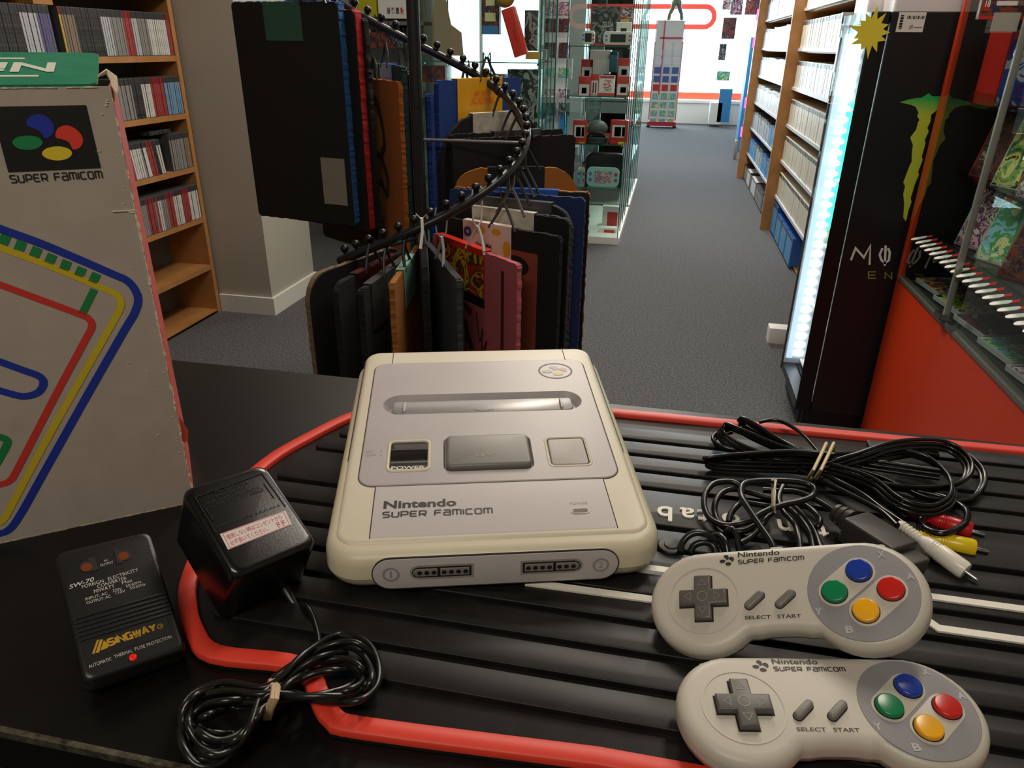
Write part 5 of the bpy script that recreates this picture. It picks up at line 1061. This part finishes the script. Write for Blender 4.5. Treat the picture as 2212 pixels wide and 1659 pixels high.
for dx in (0, 8):
    q.tube([at(x+dx, y, Z=z) for x, y, z in ((584, 1470, .012), (592, 1485, .022), (588, 1510, .023), (578, 1530, .018), (573, 1552, .006), (575, 1530, .002), (580, 1490, .002))], .0014, 6, True, flat=.8)
build('rubber_band', q, m_band, t)

# ------------------------------------------------------------------ voltage converter
m_cv = mat('converter_black', '#131315', .36, bump=(900, .2))
VT = thing('voltage_converter', 'flat black travel voltage converter with gold lettering and two sockets', 'voltage converter', (-.2652, .2563, .0147), tuple(math.radians(a) for a in (21.5, 6.28, 48.1)))
W2, L2, H2 = .0467, .0792, .0147
q = MB(); q.loft([[(x, y, z) for x, y in rrect(W2-2*i, L2-2*i, .004, 0, 0, 5)] for i, z in ((.003, 0), (.0008, .001), (.0, .003), (-.0004, .0055), (-.0004, .0065), (0, .007), (0, .0120), (.0004, .0137), (.0014, .0145), (.0026, .0147))]); build('body', q, m_cv, VT)
q = MB(); q.prism(rrect(W2-.010, L2-.03, .004, 0, .012), -.012, 0); build('plug_block', q, m_cv, VT)
VM = Mof(VT) @ Matrix.Translation((0, 0, H2)); T2 = Matrix.Translation((0, 0, H2))
def c5(x, y): return (x*420/1293, 1120+y*539/1659)
def vuv(x, y): return face_uv(VM, *c5(x, y))
for (x0, y0), dirs in (((583, 320), ((605, 262), (640, 345))), ((828, 245), ((780, 205), (800, 298)))):
    a = vuv(x0, y0); q = MB(); q.M = T2; q.poly([(x+0, y, .0002) for x, y in circ(a.x, a.y, .0037, 18)]); s_ = build('socket', q, m_blackm, VT)
    d0, d1 = vuv(*dirs[0]), vuv(*dirs[1]); M_, L_ = line_M(d0, d1); q = MB(); q.M = T2 @ M_; q.bx(0, L_, -.0016, .0016, -.0001, .0003); build('slot', q, m_blackm, s_)
    q = MB(); q.M = T2; q.poly([(x, y, .00035) for x, y in circ(a.x-.0006, a.y-.0004, .0027, 14)]); build('contact', q, mat('copper', '#8c4a22', .35, .6), s_)
q = MB()
m_pw = mat('print_white', '#b9b6b0', .5)
def vt(s, A, B, h, bold=0, shear=0):
    q = MB()
    P0, P1 = vuv(*A), vuv(*B); M_, L_ = line_M(P0, P1); text_mb(q, s, .003, T2 @ M_ @ Matrix.Translation((0, 0, .0002)), width=L_, height=h, bold=bold, shear=shear); build('lettering', q, m_pw, VT)
vt('AC', (692, 290), (718, 283), .0014); vt('OUTPUT', (668, 322), (755, 298), .0016)
vt('SW-70', (462, 472), (632, 415), .0026, .00004, .3)
vt('FOREIGN', (548, 468), (692, 425), .0021); vt('ELECTRICITY', (722, 415), (922, 350), .0021)
vt('CONVERTER', (650, 465), (845, 405), .0020); vt('70WATT', (622, 500), (765, 460), .0021); vt('Max', (815, 440), (882, 420), .0020)
vt('INPUT: AC', (570, 548), (718, 505), .0017); vt('220V', (750, 492), (812, 476), .0017); vt('50/60Hz', (840, 460), (943, 428), .0017)
vt('OUTPUT: AC', (577, 573), (740, 525), .0017); vt('110V', (772, 508), (835, 490), .0017); vt('50/60Hz', (866, 474), (970, 445), .0017)
vt('AUTOMATIC', (592, 998), (745, 942), .0018); vt('THERMAL', (762, 932), (885, 888), .0018); vt('FUSE', (900, 880), (968, 858), .0018); vt('PROTECTION', (980, 853), (1142, 795), .0018)
m_gold = mat('gold_foil', '#d9aa3a', .34, .6)
q = MB(); P0, P1 = vuv(728, 853), vuv(1040, 748); M_, L_ = line_M(P0, P1); techno(q, 'SINGWAY', L_, .0046, T2 @ M_ @ Matrix.Translation((0, 0, .0002)), .24)
q.M = T2; a = vuv(1065, 718); q.ribbon(circ(a.x, a.y, .0013, 16), .0003, .0002, True); text_mb(q, 'R', .002, T2 @ Matrix.Translation((a.x, a.y-.0006, .0002)) @ Matrix.Rotation(.1, 4, 'Z'), width=.001, height=.0013)
q.M = T2
for P in (((612, 902), (645, 808), (658, 808), (628, 900)), ((635, 896), (665, 806), (684, 806), (660, 892)), ((668, 880), (690, 812), (730, 840), (715, 862))): q.poly([(v.x, v.y, .0002) for v in [vuv(*p) for p in P]])
build('gold_lettering', q, m_gold, VT)
a = vuv(884, 925); q = MB(); q.M = T2; q.prism(circ(a.x, a.y, .0018, 16), 0, .0009, .0005); build('indicator_lamp', q, mat('led_red', '#d01c14', .25, emit=('#ff2010', .25)), VT, label='red lamp')
q = MB(); q.M = T2
for k in range(6): y = vuv(700, 610+k*30).y; q.prism(rrect(W2-.003, .0017, .0005, 0, y), -.0004, .0006, .0004, seg=2)
build('grip_rib', q, m_cv, VT)
q = MB(); q.M = T2; P = [vuv(*p) for p in ((553, 830), (1108, 635), (1142, 770), (588, 930))]; q.ribbon([tuple(v.xy) for v in P], .0003, .0002, True); build('label_frame', q, mat('frame_gloss', '#2a2a2c', .25), VT)
for x in (-.008, .008): q = MB(); q.lathe([(.002, -.026), (.0022, -.025), (.0022, -.011)], 12); q.b.transform(Matrix.Translation((x, .022, 0))); build('pin', q, m_steel, VT)

# ------------------------------------------------------------------ console carton at the left
XA = at(421, 1084, Z=0); BYAW = math.radians(36.4); BW, BD, BH = .36, .088, .2725
XT = thing('console_carton', 'worn grey cardboard game console carton with a green lid and coloured line drawing', 'cardboard box', XA, (0, 0, BYAW))
m_cg = mat('carton_grey', '#a89e94', .7, bump=(260, .15), var=(40, '#988e84', .5)); m_wear = mat('worn_paper', '#d8ccb4', .9, bump=(200, .5))
q = MB(); q.bx(-BW, 0, 0, .0012, 0, BH); build('front_wall', q, m_cg, XT)
q = MB(); q.bx(-BW, 0, BD-.0012, BD, 0, BH); q.bx(-BW, -BW+.0012, .0013, BD-.0013, 0, BH); q.bx(-BW+.0013, -.0014, .0013, BD-.0013, 0, .0012); build('back_wall', q, m_cg, XT)
q = MB(); q.bx(-.0012, .0002, .0013, BD-.0002, 0, BH); build('side_wall', q, mat('carton_red', '#b8342c', .6, bump=(200, .3), var=(120, '#c98070', .3)), XT, label='red printed side')
LM = Matrix.Translation((0, 0, BH)) @ Matrix.Rotation(math.radians(9.5), 4, 'X')
m_cgr = mat('carton_green', '#157a5c', .45, bump=(60, .4), var=(30, '#2b8a6c', .6))
q = MB(); q.M = LM; q.loft([[(x, y, 0) for x, y in rrect(BW-.004, BD, .007, -BW/2-.004, BD/2)], [(x, y, .0012) for x, y in rrect(BW-.004, BD, .007, -BW/2-.004, BD/2)]]); lid = build('lid', q, m_cgr, XT, label='green printed lid')
q = MB(); text_mb(q, 'Nintendo', .04, LM @ Matrix.Translation((-.028, .056, .0016)) @ Matrix.Rotation(PI, 4, 'Z'), width=.12, height=.026, bold=.0010); q.M = LM; q.bx(-.26, -.035, .018, .0215, .0013, .0016); q.bx(-.26, -.045, .066, .069, .0013, .0016); build('lettering', q, mat('lid_white', '#cfd3c4', .6), lid)
FMX = Mof(XT) @ Matrix.Rotation(PI/2, 4, 'X'); FR = Matrix.Translation((0, -.0003, 0)) @ Matrix.Rotation(PI/2, 4, 'X')
def fp_(x, y): v = face_uv(FMX, x, y); return (v.x, v.y)
def path(P, k=5, close=False):
    return [tuple(v.xy) for v in spline([(a, b_, 0) for a, b_ in [fp_(x, y) for x, y in P]], k, close)]
def print_(nm, c, fn, lab=None, dy=0): q = MB(); q.M = Matrix.Translation((0, -dy, 0)) @ FR; fn(q); return build(nm, q, mat('ink_'+nm+c, c, .5), XT, label=lab)
SQ = [fp_(x, y) for x, y in ((-46, 232), (186, 227), (218, 362), (18-32, 373))]
sq_ = [fp_(186, 227), fp_(218, 362), fp_(18, 372)]; top_l = (sq_[2][0]+.0, sq_[0][1])
print_('emblem_square', '#0e0d0d', lambda q: q.poly([(sq_[2][0], sq_[2][1], 0), (sq_[1][0], sq_[2][1], 0), (sq_[0][0], sq_[0][1], 0), (sq_[2][0], sq_[0][1], 0)]))
def shp(P, c, lab): print_('emblem_petal', c, lambda q: q.poly([(v.x, v.y, 0) for v in spline([(a, b_, 0) for a, b_ in [fp_(*p) for p in P]], 4, True)]), lab, .0002)
z1 = lambda x, y: (x*560/2212, y*420/1659)
shp([z1(*p) for p in ((105, 1212), (150, 1170), (230, 1157), (320, 1168), (366, 1215), (320, 1262), (240, 1278), (150, 1262))], '#0f7f45', 'green oval')
shp([z1(*p) for p in ((358, 1308), (400, 1265), (490, 1248), (580, 1265), (616, 1308), (575, 1352), (490, 1368), (400, 1350))], '#d6bf2c', 'yellow oval')
shp([z1(*p) for p in ((232, 1070), (240, 1010), (320, 972), (400, 995), (455, 1060), (460, 1120), (430, 1160), (388, 1180), (350, 1130), (300, 1098))], '#1c2f9c', 'blue notched shape')
shp([z1(*p) for p in ((476, 1170), (490, 1100), (560, 1068), (640, 1095), (700, 1160), (706, 1220), (675, 1262), (624, 1273), (590, 1215), (540, 1190))], '#d63a28', 'red notched shape')
def tt(q):
    A, B = fp_(25, 396), fp_(222, 386); techno(q, 'SUPER FamICOm', (Vector(B)-Vector(A)).length, .0045, q.M @ Matrix.Translation((A[0], A[1], 0)), .155)
print_('lettering', '#1d1b1b', tt)
c2 = lambda x, y: (x*560/1133, 380+y*560/1133)
LW = .0043
print_('blue_line', '#152f96', lambda q: q.ribbon(path([(-130, 445), (-60, 470), (0, 494), (99, 530), (237, 589), (278, 609), (298, 642), (291, 675), (267, 716), (188, 854), (94, 1022), (44, 1111), (20, 1143), (-5, 1153), (-40, 1158)]), LW+.0003))
print_('yellow_line', '#c3ad22', lambda q: q.ribbon(path([(-130, 488), (-60, 512), (0, 534), (99, 571), (222, 622), (251, 636), (261, 653), (254, 677), (217, 743), (99, 953), (30, 1082), (10, 1119), (-8, 1132), (-40, 1138)]), LW-.0003))
print_('red_line', '#c2322a', lambda q: q.ribbon(path([(-130, 575), (-60, 596), (0, 615), (74, 642), (173, 679), (193, 690), (198, 706), (183, 736), (119, 855), (40, 1008), (22, 1037), (0, 1046), (-30, 1052)]), LW-.0003))
print_('blue_line', '#152f96', lambda q: q.ribbon(path([(-70, 757), (0, 781), (49, 799), (84, 812), (94, 827), (84, 846), (59, 855), (30, 852), (-70, 822)]), LW))
print_('green_line', '#14783f', lambda q: q.ribbon(path([(-40, 936), (0, 944), (14, 950), (14, 962), (-4, 995), (-20, 1020)]), LW))
def teeth(q):
    for A, B in (((30, 255), (10, 298)), ((97, 285), (80, 328)), ((165, 312), (147, 354)), ((230, 342), (212, 382)), ((295, 370), (278, 410)), ((360, 400), (343, 438)), ((423, 425), (404, 465)), ((412, 495), (358, 603))):
        q.ribbon([fp_(*c2(*A)), fp_(*c2(*B))], .0048 if B[1] < 600 else .0040, .0)
print_('green_bar', '#14783f', teeth)
def wear(q):
    r3 = random.Random(5)
    def chip(x, z, w_, h_):
        n = 7; q.poly([(x+w_*(.5+.5*r3.random())*math.cos(2*PI*k/n), -.00045, z+h_*(.5+.5*r3.random())*math.sin(2*PI*k/n)) for k in range(n)])
    for k in range(110): chip(-.0004*r3.random(), r3.uniform(.004, BH-.003), .0003+.0010*r3.random()**3, .0008+.003*r3.random())
    for k in range(60): chip(-r3.uniform(.002, .2), BH-.0003, .002+.004*r3.random(), .0002+.0004*r3.random())
    for k in range(70): chip(-r3.uniform(.0, .2), .0004, .002+.006*r3.random(), .0003+.0005*r3.random())
    for k in range(26): chip(-.003-.02*r3.random()**2, r3.uniform(.02, BH-.005), .0003+.0012*r3.random(), .0002+.0004*r3.random())
    q.box((-.006, -.0004, .205), (.012, .0006, .0006), 0); chip(-.0015, .2045, .004, .0015)
q = MB(); wear(q); build('worn_edge', q, m_wear, XT)
q = MB(); q.tube([(.000, .003, BH-.008), (.002, .006, BH-.002), (.002, .010, BH+.004), (-.001, .012, BH+.007), (-.005, .008, BH+.005)], .0022, 7, rr=[.001, .0020, .0024, .0020, .001], flat=.5); build('torn_corner', q, m_wear, XT)
q = MB(); q.poly([(0, .002, .046), (.0035, .004, .047), (.0045, .006, .054), (.0008, .004, .066)]); build('torn_flap', q, mat('torn_red', '#c24a38', .7), XT)

# ------------------------------------------------------------------ audio video cable
t = thing('av_cable', 'black ribbon video cable folded in loops and tied with a pale rubber band', 'cable', at(1775, 985, Z=.0075)); o0 = t.location.copy(); o0.z -= H0
mcl = mat('cable_gloss', '#101011', .22)
def strands(q, pts, n=3, r=.00155, sp=.0031, k=7, close=False):
    P = spline([at(x, y, Z=.0075+z/1000.)-o0 for x, y, z in pts], k, close); m = len(P)
    for j in range(n):
        o_ = []
        for i in range(m):
            tg = (P[min(i+1, m-1)]-P[max(i-1, 0)]).normalized(); sd = Vector((0, 0, 1)).cross(tg); sd = sd.normalized() if sd.length > 1e-3 else Vector((1, 0, 0))
            ax_ = (sd*.55+Vector((0, 0, .83))).normalized(); o_.append(P[i]+ax_*sp*(j-(n-1)/2))
        q.tube(o_, r, 8)
q = MB()
strands(q, [(1775, 990, 12), (1700, 962, 16), (1640, 925, 18), (1606, 908, 18), (1603, 925, 10), (1660, 955, 8), (1775, 1000, 9)])
strands(q, [(1775, 985, 16), (1690, 968, 14), (1610, 935, 14), (1566, 920, 12), (1562, 945, 7), (1640, 985, 7), (1775, 1005, 6)])
strands(q, [(1640, 912, 8), (1680, 908, 10), (1730, 935, 9), (1775, 985, 8)], 1)
strands(q, [(1640, 982, 3), (1570, 970, 3), (1543, 955, 4), (1548, 940, 5), (1580, 930, 6)], 2)
strands(q, [(1800, 985, 18), (1720, 978, 16), (1620, 983, 12), (1530, 992, 8), (1545, 1003, 3), (1650, 1008, 4), (1775, 1010, 5)], 3)
strands(q, [(1775, 1012, 8), (1850, 990, 16), (1940, 962, 20), (2040, 962, 18), (2090, 1000, 13), (2078, 1040, 8), (2000, 1056, 6), (1900, 1046, 6), (1790, 1010, 8)])
strands(q, [(1775, 990, 14), (1900, 985, 12), (1990, 972, 10), (2026, 975, 8)], 3)
strands(q, [(1950, 962, 10), (2060, 972, 10), (2115, 1010, 7), (2122, 1050, 4), (2085, 1082, 2), (2000, 1075, 2), (1900, 1030, 6), (1790, 1000, 9)], 2)
strands(q, [(1790, 1010, 10), (1880, 1040, 12), (1940, 1085, 12), (2010, 1102, 10), (2055, 1080, 8), (2055, 1040, 8), (2010, 995, 12), (1950, 975, 14)], 3)
strands(q, [(1790, 985, 6), (1860, 1000, 6), (1960, 1015, 7), (2030, 1025, 8)], 3)
strands(q, [(1700, 1000, 4), (1760, 1030, 5), (1850, 1075, 8), (1905, 1105, 10), (1938, 1135, 12)], 1, .002)
strands(q, [(1760, 1015, 6), (1850, 1060, 10), (1905, 1100, 9), (1965, 1140, 8)], 1, .002)
strands(q, [(1800, 1010, 5), (1880, 1035, 5), (1950, 1090, 3), (1985, 1110, 3), (1998, 1140, 6), (2040, 1152, 9), (2084, 1130, 9), (2085, 1100, 6), (2040, 1075, 4), (1980, 1060, 4)], 1, .0022)
strands(q, [(1820, 1030, 2), (1900, 1070, 2), (1962, 1106, 4)], 1, .002)
build('ribbon_cord', q, mcl, t)
q = MB(); bm_ = [(1787, 960, 18), (1797, 962, 16), (1775, 1010, 14), (1765, 1042, 4), (1752, 1030, 2), (1760, 1000, 1), (1775, 965, 6)]
for dx in (0, 16): q.tube([at(x+dx, y, Z=.0075+z/1000.)-o0 for x, y, z in [(1785, 957, 20), (1772, 985, 23), (1757, 1015, 20), (1745, 1034, 8), (1760, 1030, 0), (1785, 990, 0)]], .0012, 6, True)
build('rubber_band', q, mat('band_cream', '#cfc195', .5), t)
def plug(cname, col, A, B, tip, zA, zB, zt_):
    a, b_, c_ = at(*A, Z=zA)-o0, at(*B, Z=zB)-o0, at(*tip, Z=zt_)-o0; d = (b_-a); L = d.length
    M = Matrix.Translation(a) @ d.to_track_quat('Z', 'Y').to_matrix().to_4x4(); m = mat('plug_'+cname, col, .3)
    q = MB(); q.M = M; q.lathe([(.0020, 0), (.0026, .001), (.0030, L*.36), (.0042, L*.40), (.0052, L*.50), (.0053, L*.60), (.0058, L*.62), (.0060, L*.96), (.0054, L)], 20)
    for k in range(6): z = L*(.05+.05*k); q.lathe([(.0026, z), (.0035, z+.0004), (.0035, z+.0012), (.0026, z+.0016)], 14)
    for k in range(4): z = L*(.50+.035*k); q.lathe([(.0050, z), (.0056, z+.0003), (.0050, z+.0008)], 20)
    p = build('plug', q, m, t, label=cname+' plug')
    q = MB(); q.M = M; q.lathe([(.0015, L-.001), (.0015, L+.0065), (.0008, L+.0080)], 12); build('pin', q, m_steel, p)
plug('red', '#b0141c', (1963, 1107), (2098, 1147), (2114, 1152), .009, .008, .008)
plug('yellow', '#d9bb10', (1955, 1150), (2105, 1185), (2124, 1192), .009, .008, .008)
plug('white', '#dedad0', (1940, 1130), (2086, 1235), (2104, 1245), .018, .010, .009)

# ------------------------------------------------------------------ controller cord with twist tie and its plug
t = thing('controller_cord', 'thick black controller cord looped and held by a wire tie, ending in a grey plug', 'cable', at(1640, 1110, Z=.0075)); o0 = t.location.copy(); o0.z -= H0
def z8(x, y, z): return (1400+x*500/2212, 1020+y*240/1062, z)
def cord(q, P, r=.0021):
    q.tube(spline([at(x, y, Z=.0075+z/1000.)-o0 for x, y, z in [z8(*p) for p in P]], 8), r, 9)
q = MB()
cord(q, [(1210, 760, 18), (1170, 660, 20), (1060, 500, 22), (930, 300, 24), (890, 200, 24), (910, 120, 23), (1010, 88, 22), (1190, 80, 22), (1400, 88, 22), (1540, 120, 21), (1590, 170, 20), (1560, 235, 18), (1440, 280, 17), (1300, 310, 16), (1140, 365, 14), (1040, 420, 12), (960, 470, 10), (850, 500, 8), (740, 510, 7), (630, 470, 6), (560, 400, 6), (535, 300, 8), (550, 200, 10), (620, 115, 12), (720, 90, 13), (820, 95, 13), (880, 130, 12)])
cord(q, [(1060, 480, 6), (930, 560, 4), (800, 560, 3), (690, 500, 3), (640, 410, 4), (640, 300, 7), (690, 210, 9), (770, 165, 10), (860, 165, 9), (1000, 200, 7), (1200, 260, 5)])
cord(q, [(770, 480, 3), (790, 400, 5), (850, 320, 7), (900, 290, 6), (1000, 300, 5), (1180, 330, 4)])
cord(q, [(880, 680, 3), (980, 620, 4), (1060, 540, 6), (1130, 450, 8), (1200, 370, 9)])
cord(q, [(310, 770, 3), (325, 680, 6), (400, 600, 10), (500, 580, 12), (600, 620, 10), (670, 700, 5), (690, 780, 3)])
cord(q, [(400, 770, 2), (440, 700, 5), (530, 670, 7), (620, 700, 6), (650, 780, 3)])
cord(q, [(620, 610, 4), (690, 610, 9), (740, 670, 9), (760, 770, 5)])
cord(q, [(730, 610, 4), (760, 560, 10), (810, 550, 12), (850, 620, 10), (860, 700, 7), (890, 790, 4)])
cord(q, [(1300, 110, 8), (1250, 250, 6), (1300, 380, 6), (1400, 500, 7), (1440, 620, 7), (1450, 740, 5)])
cord(q, [(1330, 330, 8), (1430, 420, 9), (1520, 540, 8), (1560, 640, 6), (1580, 760, 4)])
cord(q, [(1360, 300, 5), (1470, 400, 5), (1560, 520, 4), (1620, 640, 3), (1660, 740, 3)])
cord(q, [(1480, 300, 6), (1580, 370, 7), (1640, 450, 8), (1620, 520, 6), (1570, 520, 3)])
cord(q, [(1100, 170, 4), (1260, 180, 6), (1430, 190, 8), (1600, 260, 9), (1720, 330, 10), (1800, 395, 10), (1840, 420, 10)])
build('cord', q, m_cord, t)
q = MB(); q.tube([at(x, y, Z=.0075+z/1000.)-o0 for x, y, z in [z8(*p) for p in ((1185, 70, 24), (1215, 75, 24), (1212, 200, 23), (1205, 320, 19), (1215, 390, 12), (1190, 300, 8), (1190, 150, 14))]], .0008, 6, True)
q.tube([at(x, y, Z=.0075+z/1000.)-o0 for x, y, z in [z8(*p) for p in ((1225, 75, 24), (1200, 190, 24), (1195, 320, 18), (1215, 385, 13))]], .0007, 6)
build('wire_tie', q, mat('tie_clear', '#b9b09c', .3), t)
m_plug = mat('plug_grey', '#2b2a28', .45, bump=(700, .2))
A = at(1815, 1128, Z=.018); B = at(1930, 1195, Z=.020); d = (B-A); L = d.length; yaw = math.atan2(d.y, d.x)
P0 = (A+B)/2-o0; Mq = Matrix.Translation(P0) @ Matrix.Rotation(yaw, 4, 'Z') @ Matrix.Rotation(-.10, 4, 'X')
q = MB(); q.M = Mq; q.prism(rrect(.037, .025, .003, .004, .006), -.009, .007, .0018, seg=3); p = build('plug', q, m_plug, t, label='dark grey socket plug')
q = MB(); q.M = Mq; q.prism(rrect(.013, .020, .002, .027, .005), -.007, .003, .001); build('plug_nose', q, mat('plug_nose', '#3c3a36', .4), p)
q = MB(); q.M = Mq @ Matrix.Translation((-.016, .006, 0)) @ Matrix.Rotation(-PI/2, 4, 'Y'); q.lathe([(.0078, 0), (.0078, .003), (.0064, .0034), (.0064, .0046), (.0072, .005), (.0072, .0076), (.0058, .008), (.0058, .009), (.0066, .0095), (.0062, .012), (.003, .013)], 18); build('strain_relief', q, m_plug, p)
